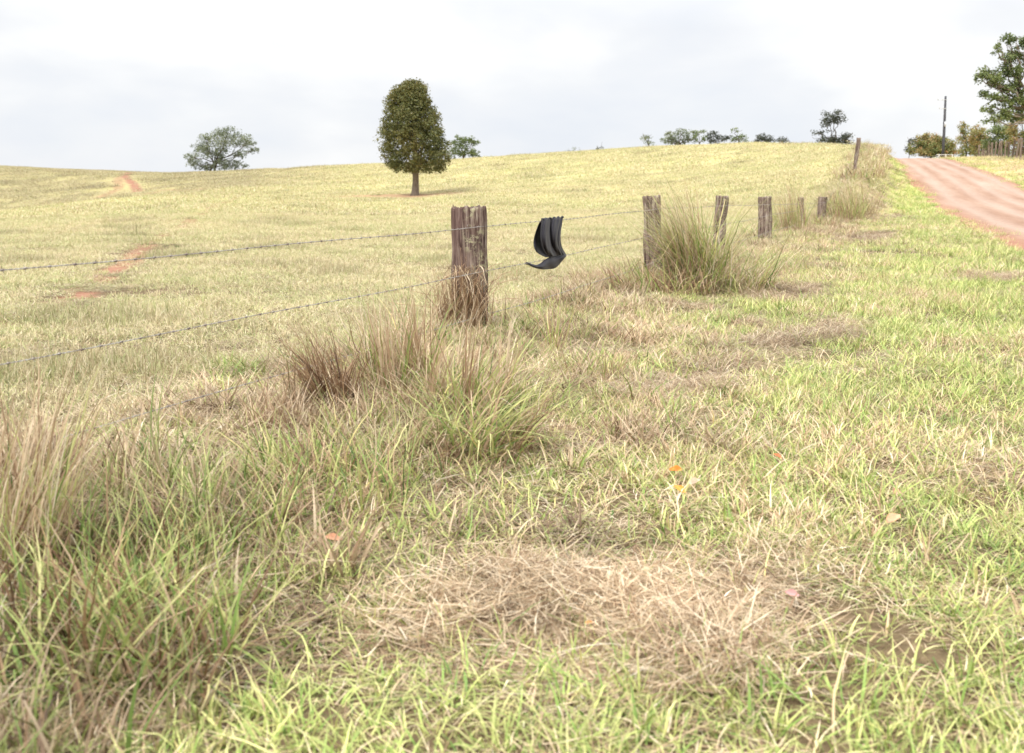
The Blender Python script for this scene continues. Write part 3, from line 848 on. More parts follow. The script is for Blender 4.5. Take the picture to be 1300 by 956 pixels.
M_WOOD = wood_mat('weathered_split_post', 1.0, .75)
M_WOOD2 = wood_mat('grey_weathered_post', .9, .2)

def metal_mat():
    m, nt, out = mat('dull_galvanised_wire')
    n = noise(nt, objco(nt), 12, 3, .6)
    col = ramp(nt, n, [(.35, (.28, .25, .22)), (.65, (.48, .46, .43))])
    p = principled(nt, out, col, .5, .5); p.inputs['Metallic'].default_value = .6
    return m
M_WIRE = metal_mat()
M_BARB = metal_mat(); M_BARB.name = 'rusted_barbs'
reramp(M_BARB, [(.19, .15, .13), (.36, .33, .30)])

def post_mesh(w, th, h, seed, side=56, rows=64, split=.55, sink=.3, rag=.02):
    g = np.random.default_rng(seed)
    an = np.arange(side) * 2 * pi / side
    c, s = np.cos(an), np.sin(an)
    ex = .45                                   # superellipse
    bx = np.sign(c) * np.abs(c) ** ex * w / 2; by = np.sign(s) * np.abs(s) ** ex * th / 2
    zz = np.linspace(-sink, h, rows)
    A, Zg = np.meshgrid(np.arange(side), zz)
    # long vertical grooves, deeper on the rotten side
    gr = np.zeros((rows, side))
    ph = g.random(side)
    prof = np.zeros(side)
    for k in range(9):
        c0 = g.integers(0, side); wd = g.uniform(.5, 1.3); dp = g.uniform(.006, .026)
        dd = np.minimum(np.abs(np.arange(side) - c0), side - np.abs(np.arange(side) - c0))
        z0 = g.uniform(-.2, h * .6); z1 = z0 + g.uniform(.3, 1.0) * h
        env = ss(z0 - .15, z0 + .1, Zg[:, :1]) * ss(z1 + .15, z1 - .1, Zg[:, :1])
        gr += dp * np.exp(-(dd / wd) ** 2)[None, :] * env
    x1 = np.cos(an) * 3 + 10; y1 = np.sin(an) * 3 + 10
    fine = .010 * (vn(np.broadcast_to(bx * 40, Zg.shape), by[None, :] * 40 + Zg * 1.2, .7, seed) - .5)
    med = .022 * (vn(np.broadcast_to(bx * 12, Zg.shape), by[None, :] * 12 + Zg * 3.5, .8, seed + 3) - .5)
    k = 1 - (gr + fine + med) / (min(w, th) / 2)
    drift = .02 * np.sin(Zg * 2.2 + seed)
    tp = 1 - .04 * (Zg / h)
    X = bx[None, :] * k * tp + drift * .5; Yq = by[None, :] * k * tp
    top = rag * (vn(bx * 60, by * 60, .8, seed + 9) - .3) + rag * 1.2 * (g.random(side) - .5)
    Zq = Zg + np.where(Zg > h - .06, 1, 0) * top[None, :] * ss(h - .06, h, Zg)
    V = np.stack([X, Yq, Zq], -1).reshape(-1, 3)
    Q = []
    i = np.arange(rows - 1)[:, None] * side; j = np.arange(side)[None, :]; kk = (j + 1) % side
    Q = np.stack([i + j, i + kk, i + side + kk, i + side + j], -1).reshape(-1, 4)
    # ragged end grain: rings towards the middle
    rings = [V[-side:]]; Qs = [Q]; n = len(V); allV = [V]
    prev = n - side
    for f in (.8, .55, .3, .1):
        r = V[-side:].copy(); r[:, 0] *= f; r[:, 1] *= f
        r[:, 2] = h + rag * 1.3 * (vn(r[:, 0] * 70, r[:, 1] * 70, .8, seed + 2) - .6)
        allV.append(r)
        Qs.append(np.stack([prev + np.arange(side), prev + (np.arange(side) + 1) % side, n + (np.arange(side) + 1) % side, n + np.arange(side)], -1))
        prev = n; n += side
    V = np.concatenate(allV); Q = np.concatenate(Qs)
    cap = (prev + np.arange(side))[None, :]
    tone = ss(-.04, .02, V[:, 0] + .02 * np.sin(V[:, 2] * 9)) + .6 * ss(-w * .42, -w * .49, V[:, 0])
    return raw_mesh('post', V, [Q, cap], {'tone': tone}, False)

WZ = (-.335 + EYE, -.727 + EYE, -1.112 + EYE)     # strand heights at near posts
fdir = Vector((FM, 1, 0)).normalized(); fnor = Vector((1, -FM, 0)).normalized()   # fnor points to the road side / camera

POSTS = [
    # px top-centre, top y, depth, width, thickness, lean deg x, label, base px shift
    (599, 265, 8.0, .295, .22, (0, -1.6), 'thick split post in front, dead grass wrapped round its foot'),
    (826, 249, 13.0, .25, .22, (0, -4.0), 'leaning post half buried by the huge arching tussock'),
    (917, 249, 17.2, .23, .2, (1, 2.4), 'upright grey post third from the front of the row'),
    (971, 250, 21.3, .30, .22, (0, -2.2), 'broad crooked topped post fourth from the front'),
    (1016, 251, 26.6, .20, .2, (0, -1), 'narrow post fifth from the front, behind straw stems'),
    (1045, 250, 31.7, .29, .22, (0, 3), 'short dark post sixth from the front, last before the tall straw'),
]
tops = []
for k, (px, py, Y, w, th, lean, lab) in enumerate(POSTS):
    top = at(px, py, Y)
    gz = hz(top.x, top.y)
    h = top.z - gz
    r = empty('fence_post', (top.x, top.y, gz)); tag(r, lab, 'fence post', 'old wooden posts of the barbed wire fence')
    ya = -math.atan(FM) * .35 if k == 0 else rnd.uniform(-.5, .2)
    r.rotation_euler = (math.radians(lean[0]), math.radians(lean[1]), ya)
    if k:
        r.location.x -= h * math.tan(math.radians(lean[1]))
    me = post_mesh(w, th, h, 11 + 7 * k, rows=80 if k == 0 else 40, side=84 if k == 0 else 44, rag=.020 if k else .034)
    link('post_timber', me, M_WOOD if k == 0 else M_WOOD2, r)
    for wz in WZ:
        if wz - gz < .12: continue
        mb = MB()
        mb.tube([(w * .10 - .02, -th / 2 - .012, wz - gz - .014), (w * .10 - .02, -th / 2 - .020, wz - gz), (w * .10 - .02, -th / 2 - .012, wz - gz + .014), (w * .10 - .02, -th / 2 + .02, wz - gz + .016)], .0022, 5)
        link('staple', mb.mesh('staple'), M_WIRE, r)
    tops.append((top, gz))
# far tall post
tb = at(1084, 229, 42.0); tt = at(1087, 175, 42.0)
gz = hz(tb.x, tb.y)
r = empty('fence_post', (tb.x, tb.y, gz)); tag(r, 'tall thin pale post on the hill where the fence climbs', 'fence post', 'old wooden posts of the barbed wire fence')
r.rotation_euler = (0, math.radians(3.5), 0)
link('post_timber', post_mesh(.17, .15, tt.z - gz, 99, 24, 24), M_WOOD2, r)
# one more behind the viewer's left so the wires have an end
r = empty('fence_post', (FB + FM * .2, .2, 0)); tag(r, 'near post of the fence outside the left of the picture', 'fence post', 'old wooden posts of the barbed wire fence')
r.location.z = hz(r.location.x, r.location.y); link('post_timber', post_mesh(.24, .2, 1.15, 140, 40, 30), M_WOOD2, r)

# dead vine and straw tangle on the first post
p1 = Vector((tops[0][0].x, tops[0][0].y, tops[0][1]))
def tangle():
    g = np.random.default_rng(77)
    n = 420
    V = []; 
    mb = MB()
    Gs = []
    bx = g.normal(-.08, .10, n); by = -.13 - np.abs(g.normal(0, .06, n))
    G = blade_geo(n, .1, (.25, .72), (.005, .012), (.05, .35), (-.9, 1.4), 8, 771, (0, .12), pos=(bx, by), dirbias=(2.6, .25))
    bx2 = g.normal(-.05, .10, 300); by2 = -.14 - np.abs(g.normal(0, .04, 300))
    G2 = blade_geo(300, .1, (.15, .42), (.004, .010), (1.7, .5), (.3, 1.4), 7, 772, (.15, .58), pos=(bx2, by2))
    r = empty('dead_grass_tangle', p1); tag(r, 'brown dead grass tangled against the left foot of the thick post', 'dead grass')
    link('straw', geo_mesh('straw', G, M_BROWN), None, r); link('straw', geo_mesh('straw', G2, M_DRY), None, r)
    m2 = MB()
    for k in range(16):
        x0 = g.normal(-.06, .08); pts = []
        a = np.array([x0, -.14, g.uniform(.0, .1)]); d = np.array([g.normal(0, .3), -.1, 1.0])
        for q in range(9):
            pts.append(a.copy()); d += np.array([g.normal(0, .45), g.normal(0, .12), g.normal(-.05, .2)]); d[1] = np.clip(d[1], -.3, .1); d /= np.linalg.norm(d)
            a = a + d * g.uniform(.06, .1); a[1] = np.clip(a[1], -.26, -.13)
        m2.tube(pts, .0022, 4)
    link('dead_vine', m2.mesh('dead_vine'), M_VINE, r)
def simple(name, c, rough=.85, spec=.2):
    m, nt, out = mat(name)
    n = noise(nt, objco(nt), 9, 4, .6)
    col = ramp(nt, n, [(.3, tuple(x * .7 for x in c)), (.7, tuple(min(1, x * 1.2) for x in c))])
    principled(nt, out, col, rough, spec, n, .2, .01)
    return m
M_VINE = simple('dead_vine', (.40, .26, .17))
tangle()

# ------------------------------------------------------------------ barbed wires
def wire(k, label):
    root = empty('barbed_wire', (FB + FM * .2, .2, WZ[k])); tag(root, label, 'barbed wire', 'strands of the barbed wire fence')
    o0 = Vector(root.location)
    stops = [.2] + [p[2] for p in POSTS] + [41.8]
    g = np.random.default_rng(50 + k)
    def zat(Y):
        if Y <= 8: return WZ[k]
        zz = []
        for (tp, gz_) in tops: zz.append((tp.y, min(tp.z - .17, EYE - .27) if k == 0 else gz_ + (WZ[k])))
        zz = [(8.0, WZ[k])] + [(a, (b if k else b) - 0) for a, b in zz[1:]]
        for Yq in (41.8, 51, 60, 69): zz.append((Yq, hz(FB + FM * Yq, Yq) + (1.0, .65, .35)[k]))
        return float(np.interp(Y, [a for a, b in zz], [b for a, b in zz]))
    mb = MB(); bb = MB()
    off = fnor * .135
    for a, b in zip(stops[:-1], stops[1:]):
        la = (b - a) / fdir.y
        step = .012 if b < 14 else (.03 if b < 24 else .12)
        if a < 1: pass
        n = int(la / step); u = np.linspace(0, 1, n + 1)
        Yv = a + (b - a) * u
        za, zb = zat(a), zat(b)
        sag = .010 * (4 * u * (1 - u)) * (1 + .4 * k)
        X = FB + FM * Yv + off.x; Yw = Yv + off.y
        Z = za + (zb - za) * u - sag + .004 * np.sin(u * la * 2.3 + k) 
        ph = u * la / .055 * 2 * pi
        for sgn in ((0, pi) if b < 24 else (0,)):
            rr = .0026 if b < 24 else 0
            pts = np.stack([X + fnor.x * rr * np.cos(ph + sgn) - o0.x, Yw + fnor.y * rr * np.cos(ph + sgn) - o0.y, Z + rr * np.sin(ph + sgn) - o0.z], -1)
            mb.tube(pts, (.0016 if b < 24 else .0025), 4 if b < 24 else 3)
        if b < 33:
            s = g.uniform(.02, .1)
            while s < la - .03:
                uu = s / la; i = int(uu * n)
                c = np.array([X[i] - o0.x, Yw[i] - o0.y, Z[i] - o0.z])
                fd = np.array(fdir); fn = np.array(fnor); up = np.array([0, 0, 1.0])
                th0 = g.uniform(0, pi)
                for q in range(2):
                    th = th0 + q * (pi / 2 + g.normal(0, .2))
                    d = fn * math.cos(th) + up * math.sin(th) + fd * g.normal(0, .2)
                    d /= np.linalg.norm(d); cc = c + fd * (.004 * (q - .5))
                    bb.tube([cc - d * .016, cc + d * .016], [.0013, .0013], 3, cap=False)
                # the coil round the strand
                bb.tube([c - fd * .007, c + fd * .007], [.0056, .0056], 5)
                s += .115 + g.normal(0, .008)
    link('strand', mb.mesh('strand'), M_WIRE, root)
    link('barbs', bb.mesh('barbs'), M_BARB, root)
wire(0, 'topmost barbed strand, the one carrying the black cloth')
wire(1, 'middle barbed strand of the old fence')
wire(2, 'lowest barbed strand sagging just over the rough grass')

# ------------------------------------------------------------------ black cloth on the wire
def cloth_mat():
    m, nt, out = mat('black_jersey')
    n = noise(nt, objco(nt), 60, 3, .6)
    col = ramp(nt, n, [(.3, (.007, .006, .010)), (.7, (.015, .0125, .020))])
    p = principled(nt, out, col, .55, .28, n, .1, .002)
    p.inputs['Sheen Weight'].default_value = .18; p.inputs['Sheen Roughness'].default_value = .35
    return m
M_CLOTH = cloth_mat()
def cloth():
    Yc = 9.27
    t = ray(701, 278)[0]
    o = Vector((t * Yc, Yc, at(701, 277, Yc).z))
    root = empty('black_cloth', o)
    tag(root, 'black garment hanging on the top wire between the two front posts', 'cloth')
    def pt(px, py, dep):            # dep>0: towards the viewer; pixels give real size at the wire's distance
        tq = ray(min(max(px, 680), 719), 281)[0]          # the cloth hangs in the slanting line of its wire
        return np.array(at(px, py, (4.10 - .149) / (FM - tq) - .03 - dep)) - np.array(o)
    def sheet(name, rows, nu, fold, seed, rev=False):
        rows = [(np.array(a, float), np.array(b, float)) for a, b in rows]
        nr = 40
        tt = np.linspace(0, len(rows) - 1, nr)
        V = []
        for q, tv in enumerate(tt):
            i = min(int(tv), len(rows) - 2); f = tv - i
            def cr(idx, s):
                p0, p1, p2, p3 = [rows[min(max(idx + e, 0), len(rows) - 1)][s] for e in (-1, 0, 1, 2)]
                return .5 * (2 * p1 + (p2 - p0) * f + (2 * p0 - 5 * p1 + 4 * p2 - p3) * f * f + (3 * p1 - p0 - 3 * p2 + p3) * f ** 3)
            a, b = cr(i, 0), cr(i, 1)
            for k in range(nu):
                u = k / (nu - 1)
                p = a + (b - a) * u
                p = pt(p[0], p[1], p[2] + fold(u, q / (nr - 1)))
                V.append(p)
        i = np.arange(nr - 1)[:, None] * nu; j = np.arange(nu - 1)[None, :]
        Q = np.stack([i + j, i + j + 1, i + nu + j + 1, i + nu + j], -1).reshape(-1, 4)
        me = raw_mesh(name, np.array(V), [Q], None, True)
        ob = link(name, me, M_CLOTH, root)
        sd = ob.modifiers.new('thick', 'SOLIDIFY'); sd.thickness = .0025
        return ob
    # front panel: runs over the wire, pleats from the pinched top, belly blown out
    def f1(u, v):
        def ridge(c, w_, h_): return h_ * math.exp(-((u - c) / w_) ** 2)
        d = ridge(.20 + .06 * v, .13, .055 * (.3 + v)) + ridge(.74 + .05 * v, .15, .060 * (.3 + .8 * v))      # two lit folds
        d -= ridge(.40 + .20 * v, .055 + .03 * v, .085 * math.sin(pi * min(1, v * .9 + .12)))                  # the deep crease between
        d -= ridge(.10 - .04 * v, .05, .03 * v) + ridge(.90 - .10 * v, .03, .022)
        d += .016 * math.sin(2 * pi * (4.6 * u + .4)) * math.exp(-(v / .22) ** 2)                              # pinched pleats on the wire
        d += .006 * math.sin(2 * pi * (6.2 * (u + .35 * v * v)) + 1.3 * math.sin(5 * v)) * ss(.15, .6, v)
        return d + .06 * math.sin(pi * v)
    sheet('front_panel', [((688.5, 278, .012), (714.5, 276, .012)), ((687, 284, .02), (713.4, 284, .02)), ((686, 294, .03), (712, 293, .03)), ((686, 304, .05), (711.5, 302, .03)),
                          ((688, 314, .06), (712.5, 311, .03)), ((692, 321, .07), (715, 317, .04)), ((696.5, 326, .06), (718.5, 323, .05))], 60, f1, 1)
    # back half, billowing to the left behind the wire: the dark inside
    def f2(u, v):
        return .02 * math.sin(2 * pi * (1.8 * u + .4 * v)) - .05 * math.sin(pi * v) * (1 - u)
    sheet('back_panel', [((688, 277.6, -.006), (714.5, 275.6, -.006)), ((683.5, 285, -.07), (713, 284, -.05)), ((679.5, 296, -.12), (711, 294, -.08)), ((677.4, 306, -.14), (710.5, 303, -.09)),
                         ((678, 314, -.12), (711, 311, -.08)), ((682, 321, -.08), (713, 317, -.05)), ((690, 325.5, -.03), (717, 322, -.01)), ((694.5, 326.8, .02), (718.5, 323.6, .03))], 50, f2, 2)
    # the seam rolled over the wire
    mb = MB()
    g = np.random.default_rng(4)
    us = np.linspace(0, 1, 30)
    mb.tube([pt(688 + 26.8 * u, 278.0 - 2.0 * u + .6 * math.sin(u * 31), .004 * math.sin(u * 25)) for u in us], [.009 + .004 * math.sin(u * 34) for u in us], 10)
    link('rolled_seam', mb.mesh('rolled_seam', True), M_CLOTH, root)
    # the hem flap kicked up to the left by the wind, tapering to a strap
    def f3(u, v):
        return .018 * math.sin(2 * pi * (2.2 * v + .3 * u)) * ss(0, .3, v) + .05 * math.sin(pi * u) * ss(0, .25, v) + .02 * math.sin(2 * pi * (4 * v + .5)) * u
    rows = [((667, 333.2, .10), (667.6, 336.0, .10)), ((670, 332.6, .10), (671, 336.6, .10)), ((675, 334.8, .09), (676, 339.3, .09)), ((681, 336.2, .08), (683, 341.4, .10)), ((686, 334, .07), (690, 342.3, .11)),
            ((692, 329.5, .06), (697, 341.8, .12)), ((698, 326.2, .055), (704, 340.8, .12)), ((706, 324.6, .05), (710, 336, .10)), ((713, 323.2, .05), (714, 331, .08)), ((718.6, 322, .05), (718.8, 326, .06))]
    sheet('wind_blown_hem', rows, 24, lambda u, v: f3(u, v), 3)
cloth()

# ------------------------------------------------------------------ trees
def leaf_cloud(centers, radii, m, ls, seed, tone=None, flat=.8):
    """clumps of folded leaves round each centre"""
    g = np.random.default_rng(seed)
    n = len(centers)
    c = np.repeat(centers, m, 0); r = np.repeat(radii, m)
    d = g.normal(0, 1, (n * m, 3)); d /= np.linalg.norm(d, axis=1)[:, None]
    q = g.random(n * m) ** .5
    p = c + d * (r * q)[:, None] * np.array([1, 1, flat])
    k = len(p)
    a = g.normal(0, 1, (k, 3)); a[:, 2] *= .6; a /= np.linalg.norm(a, axis=1)[:, None]
    b = g.normal(0, 1, (k, 3)); b -= a * (a * b).sum(1)[:, None]; b /= np.linalg.norm(b, axis=1)[:, None]
    s = ls * (.6 + .8 * g.random(k))[:, None]
    nrm = np.cross(a, b)
    V = np.stack([p - a * s * .5, p + b * s * .28 + nrm * s * .08, p + a * s * .5, p - b * s * .28 + nrm * s * .08], 1).reshape(-1, 3)
    Q = np.arange(4 * k).reshape(-1, 4)
    ct = g.random(n) if tone is None else tone
    t = np.clip(np.repeat(ct, m) * .55 + .45 * g.random(k) , 0, 1)
    return V, Q, np.repeat(t, 4)

def limb(mb, a, b, r0, r1, g, n=6, wob=.06):
    a = np.array(a, float); b = np.array(b, float); l = np.linalg.norm(b - a)
    pts = [a + (b - a) * k / n + (g.normal(0, wob * l, 3) * math.sin(pi * k / n) if 0 < k < n else 0) for k in range(n + 1)]
    mb.tube(pts, np.linspace(r0, r1, n + 1), 7)

def big_tree():
    Y = TREE_P.y; sc = Y / 1166.0
    root = empty('tree', TREE_P); tag(root, 'lone dense rounded tree standing in the open paddock', 'tree')
    g = np.random.default_rng(5)
    # outline read off the photo: (height above foot in px, left extent, right extent) about x=528
    prof = [(31, -24, 34), (36, -36, 40), (46, -42, 45), (58, -45, 45), (68, -45, 44), (80, -47, 40), (92, -45, 35), (104, -43, 31), (116, -39, 25), (128, -33, 20), (137, -24, 16), (142, -14, 11), (145.5, -5, 4)]
    hh = np.array([31 + (p[0] - 31) * .935 for p in prof]) * sc; ll = np.array([p[1] for p in prof]) * sc; rr = np.array([p[2] for p in prof]) * sc
    n = 1250
    h = hh[0] + (hh[-1] - hh[0]) * g.random(n) ** .9
    lo = np.interp(h, hh, ll); hi = np.interp(h, hh, rr)
    cx = (lo + hi) / 2; rad = (hi - lo) / 2
    an = g.random(n) * 2 * pi
    lob = .82 + .25 * vn(an * 1.6, h, .8, 5) + .08 * vn(an * 4, h * 2, .7, 8)
    q = (.30 + .66 * g.random(n) ** .55) * lob
    cen = np.stack([cx + rad * q * np.cos(an), rad * q * np.sin(an) * .95, h], -1)
    # holes in the crown
    keep = (vn(cen[:, 0] + 50, cen[:, 2], .45, 23) > .20) | (g.random(len(cen)) < .35)
    # low left boughs droop and gap
    cen = cen[keep]
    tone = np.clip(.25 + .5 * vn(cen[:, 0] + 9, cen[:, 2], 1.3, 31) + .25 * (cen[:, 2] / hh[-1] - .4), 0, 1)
    V, Q, t = leaf_cloud(cen, .30 + .22 * g.random(len(cen)), 36, .15, 6, tone)
    me = raw_mesh('crown', V, [Q], {'tone': t})
    link('crown', me, M_F_OAK, root)
    mb = MB()
    mb.tube([(-.1, 0, -.2), (-.05, 0, .15), (0, 0, .9), (.02, 0, 1.9), (0, 0, 3.4), (-.05, 0, 5.5), (0, 0, 7.6)], [.42, .30, .235, .225, .19, .12, .03], 12)
    mb.tube([(.03, 0, 1.2), (.18, .05, 2.1), (.45, .1, 3.3), (.9, .1, 4.6)], [.15, .15, .11, .05], 8)
    for k in range(26):
        z0 = g.uniform(1.8, 6); e = cen[g.integers(0, len(cen))]
        limb(mb, (0, 0, z0), (e[0] * .85, e[1] * .85, max(e[2], z0 + .1)), .07, .02, g)
    link('trunk', mb.mesh('trunk', True), M_BARK, root)
big_tree()

def tree(name, base_px, Y, label, blobs, leafm, trunk=(.2, .1), ls=.2, m=26, dens=1.0, seed=0, group=None, stems=1, cat='tree', bark=None, depth=1.0, base_py=None, sparse=0, fork=.35):
    """blobs: (px, py, rx, ry) in photo pixels at depth Y"""
    t = ray(base_px, 200)[0]
    base = Vector((t * Y, Y, hz(t * Y, Y)))
    root = empty(name, base); tag(root, label, cat, group)
    g = np.random.default_rng(seed + 400)
    sc = Y / 1166.0
    cs = []; rs = []; ts = []; mb = MB(); tips = []
    big = 1.16 if group == 'trees along the hill skyline' else 1.0
    for (px, py, rx, ry) in blobs:
        rx, ry = rx * big, ry * big
        c = np.array(at(px, py, Y)) - np.array(base)
        RX, RY = rx * sc, ry * sc
        c[1] += g.normal(0, .35) * RX * depth
        nc = max(6, int(dens * 48 * RX * RY))
        nc = min(nc, 260)
        d = g.normal(0, 1, (nc, 3)); d /= np.linalg.norm(d, axis=1)[:, None]
        q = g.random(nc) ** .45
        p = c + d * q[:, None] * np.array([RX, RX * .9 * depth, RY])
        cs.append(p); rs.append((.30 + .30 * g.random(nc)) * min(1.5, max(.9, RY)))
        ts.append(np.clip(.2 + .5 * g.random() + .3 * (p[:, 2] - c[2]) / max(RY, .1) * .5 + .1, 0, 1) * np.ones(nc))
        tips.append(c)
    cs = np.concatenate(cs); rs = np.concatenate(rs); ts = np.concatenate([np.atleast_1d(x) for x in ts])
    V, Q, tt = leaf_cloud(cs, rs, m, ls, seed + 3, ts)
    link('crown', raw_mesh('crown', V, [Q], {'tone': tt}), leafm, root)
    zt = max(c[2] for c in tips)
    for s in range(stems):
        x0 = (s - (stems - 1) / 2) * trunk[0] * 3.5
        zf = zt * fork
        grp = tips[s::stems]
        hx = np.mean([c[0] for c in grp]); 
        fx = (x0 + (hx - x0) * .35)
        mb.tube([(x0, 0, -.3), (x0, 0, 0), (x0 + (fx - x0) * .4, 0, zf * .5), (fx, 0, zf)], [trunk[0] * 1.4, trunk[0], trunk[0] * .8, trunk[0] * .7], 9)
        for c in grp:
            limb(mb, (fx, 0, min(zf, c[2] * .9)), c, trunk[0] * .5, trunk[1] * .3, g)
            for e in range(3):
                tip = c + g.normal(0, .5, 3) * .9
                limb(mb, c * .75 + np.array([fx, 0, zf]) * .25, tip, trunk[1] * .35, .02, g)
    link('trunk', mb.mesh('trunk', True), bark or M_BARK_DARK, root)
    return root

GH = 'trees along the hill skyline'
tree('tree', 268, 172, 'spreading grey green double trunked tree on the left skyline',
     [(292, 168, 12, 7), (302, 178, 14, 8), (318, 180, 9, 5), (284, 180, 14, 10), (262, 176, 9, 6), (256, 186, 10, 7), (266, 192, 12, 8), (247, 200, 9, 6), (250, 209, 11, 6), (280, 195, 12, 7),
      (305, 196, 10, 5), (296, 210, 14, 7), (282, 208, 12, 8), (320, 190, 8, 4), (276, 168, 7, 5), (262, 212, 10, 5)],
     M_F_GREY, (.22, .11), .26, 14, .50, 1, GH, stems=2, fork=.22)
tree('tree', 588, 165, 'small flat crowned tree peeping out right of the lone round tree',
     [(590, 177, 14, 5), (582, 184, 12, 7), (600, 181, 8, 4), (590, 193, 13, 6), (604, 195, 8, 5), (576, 195, 9, 6)], M_F_GREEN, (.22, .1), .26, 16, .5, 2, GH)
tree('tree', 725, 172, 'faint bare twiggy treetop on the skyline right of the cloth', [(722, 191, 8, 3), (731, 189, 6, 2.5), (716, 193, 5, 2)], M_F_GREY, (.12, .05), .22, 5, .2, 3, GH)
tree('shrub', 763, 168, 'tiny dark shrub top alone on the middle skyline', [(763, 188, 4, 1.6), (758, 189, 3, 1.2)], M_F_DARK, (.08, .04), .2, 8, .6, 4, GH, cat='shrub')
tree('tree', 824, 158, 'small loose tree at the left end of the skyline row', [(819, 176, 6, 3.5), (826, 181, 6, 4), (822, 173, 5, 2)], M_F_GREY, (.12, .06), .22, 12, .5, 5, GH)
tree('tree', 862, 160, 'broadest low domed tree in the skyline row', [(852, 172, 10, 5), (866, 169, 10, 5), (846, 179, 8, 5), (860, 178, 12, 6), (876, 176, 9, 6)], M_F_GREY, (.25, .1), .24, 16, .45, 6, GH)
tree('tree', 888, 158, 'flat topped green tree touching the right of the broad domed one', [(887, 168, 9, 4), (882, 174, 5, 4), (893, 176, 5, 4)], M_F_GREEN, (.15, .07), .24, 14, .5, 7, GH)
tree('tree', 910, 156, 'dark lobed tree fourth along the skyline row', [(904, 171, 7, 5), (914, 176, 8, 4), (903, 178, 6, 4), (921, 175, 5, 4)], M_F_DARK, (.16, .08), .24, 16, .55, 8, GH)
tree('tree', 938, 155, 'two tiered tree at the right end of the skyline row', [(932, 165, 6, 2.5), (938, 174, 7, 4), (944, 176, 6, 4), (932, 177, 5, 3)], M_F_GREEN, (.14, .06), .24, 14, .5, 9, GH, fork=.5)
tree('shrub', 970, 140, 'low dark rounded bush on the skyline, the wider of two', [(970, 175, 10, 4), (977, 178, 7, 3), (962, 178, 5, 3)], M_F_DARK, (.12, .06), .22, 18, .8, 10, GH, cat='shrub')
tree('shrub', 993, 138, 'low dark bush on the skyline, the smaller of two', [(991, 178, 7, 3), (999, 180, 5, 2)], M_F_DARK, (.1, .05), .2, 18, .8, 11, GH, cat='shrub')
tree('tree', 1061, 112, 'dark two storey tree with a round tuft above a low mass', [(1055, 147, 11, 6), (1052, 154, 9, 4), (1063, 153, 9, 4), (1047, 158, 4, 3), (1041, 169, 8, 3), (1055, 179, 10, 6), (1066, 178, 10, 6), (1074, 175, 7, 6), (1044, 178, 6, 4), (1078, 182, 5, 4)],
     M_F_DARK, (.14, .08), .2, 20, .75, 12, GH, fork=.2)
# right of the road
GR = 'trees and shrubs behind the right hand fence'
tree('shrub', 1182, 122, 'wide rounded green and rust bush behind the power pole at the crest', [(1168, 184, 12, 9), (1182, 182, 15, 12), (1197, 186, 13, 11), (1207, 190, 8, 9), (1158, 191, 6, 6), (1183, 192, 16, 8), (1168, 194, 11, 6), (1200, 196, 12, 5), (1190, 178, 10, 7), (1175, 175, 9, 6), (1180, 188, 14, 9)], M_F_MIX, (.2, .1), .2, 26, 1.0, 13, GR, cat='shrub')
tree('shrub', 1154, 123, 'little blue grey shoot poking out left of the crest bush', [(1155, 180, 2.5, 3), (1151, 188, 3, 4), (1160, 178, 2.5, 2)], M_F_DARK, (.05, .03), .18, 14, .6, 14, GR, cat='shrub')
tree('tree', 1226, 132, 'small pale orange green tree right of the power pole', [(1222, 162, 8, 7), (1232, 170, 9, 8), (1222, 176, 8, 8), (1238, 180, 9, 9), (1228, 188, 10, 8), (1219, 193, 7, 7), (1237, 194, 9, 6)], M_F_MIX, (.15, .08), .2, 24, .8, 15, GR)
tree('tree', 1246, 118, 'brownish leaved tree third along behind the right fence', [(1243, 168, 9, 9), (1253, 178, 10, 9), (1243, 186, 9, 9), (1258, 190, 9, 8), (1248, 197, 10, 6), (1238, 175, 6, 6)], M_F_MIX, (.16, .08), .2, 24, .9, 16, GR)
tree('tree', 1318, 86, 'big open crowned tree filling the top right corner',
     [(1283, 50, 10, 9), (1300, 56, 12, 9), (1292, 70, 12, 8), (1265, 62, 7, 6), (1250, 92, 10, 8), (1257, 102, 9, 7), (1246, 98, 6, 6), (1275, 88, 12, 8), (1290, 92, 14, 9), (1268, 104, 12, 8), (1288, 112, 16, 9), (1262, 124, 12, 6),
      (1280, 130, 14, 8), (1300, 128, 14, 9), (1255, 138, 8, 6), (1272, 145, 13, 8), (1292, 146, 14, 8), (1256, 152, 9, 6), (1315, 76, 16, 12), (1320, 110, 18, 14), (1325, 50, 16, 12), (1330, 145, 18, 14), (1345, 90, 16, 16), (1340, 65, 14, 12), (1278, 75, 8, 5), (1252, 119, 6, 4)],
     M_F_GREEN, (.24, .12), .24, 26, .62, 17, GR, fork=.4, bark=M_BARK)
tree('shrub', 1268, 106, 'olive green bush under the big right hand tree', [(1264, 166, 12, 9), (1276, 174, 12, 10), (1262, 182, 12, 10), (1277, 188, 10, 9), (1268, 196, 12, 8), (1280, 164, 8, 7)], M_F_GREEN, (.15, .08), .19, 26, 1.0, 18, GR, cat='shrub')
tree('shrub', 1290, 95, 'yellow green and red tipped shrub at the right frame edge', [(1294, 150, 9, 8), (1288, 165, 10, 8), (1300, 172, 10, 9), (1286, 182, 9, 9), (1298, 192, 11, 10), (1312, 180, 12, 14), (1316, 160, 12, 12)], M_F_MIX, (.16, .08), .18, 26, 1.0, 19, GR, cat='shrub')
tree('tree', 1360, 70, 'leafy tree beyond the right edge of the picture', [(1350, 150, 16, 16), (1370, 130, 18, 18), (1365, 170, 18, 18), (1340, 180, 12, 14)], M_F_GREEN, (.2, .1), .22, 22, .7, 20, GR)

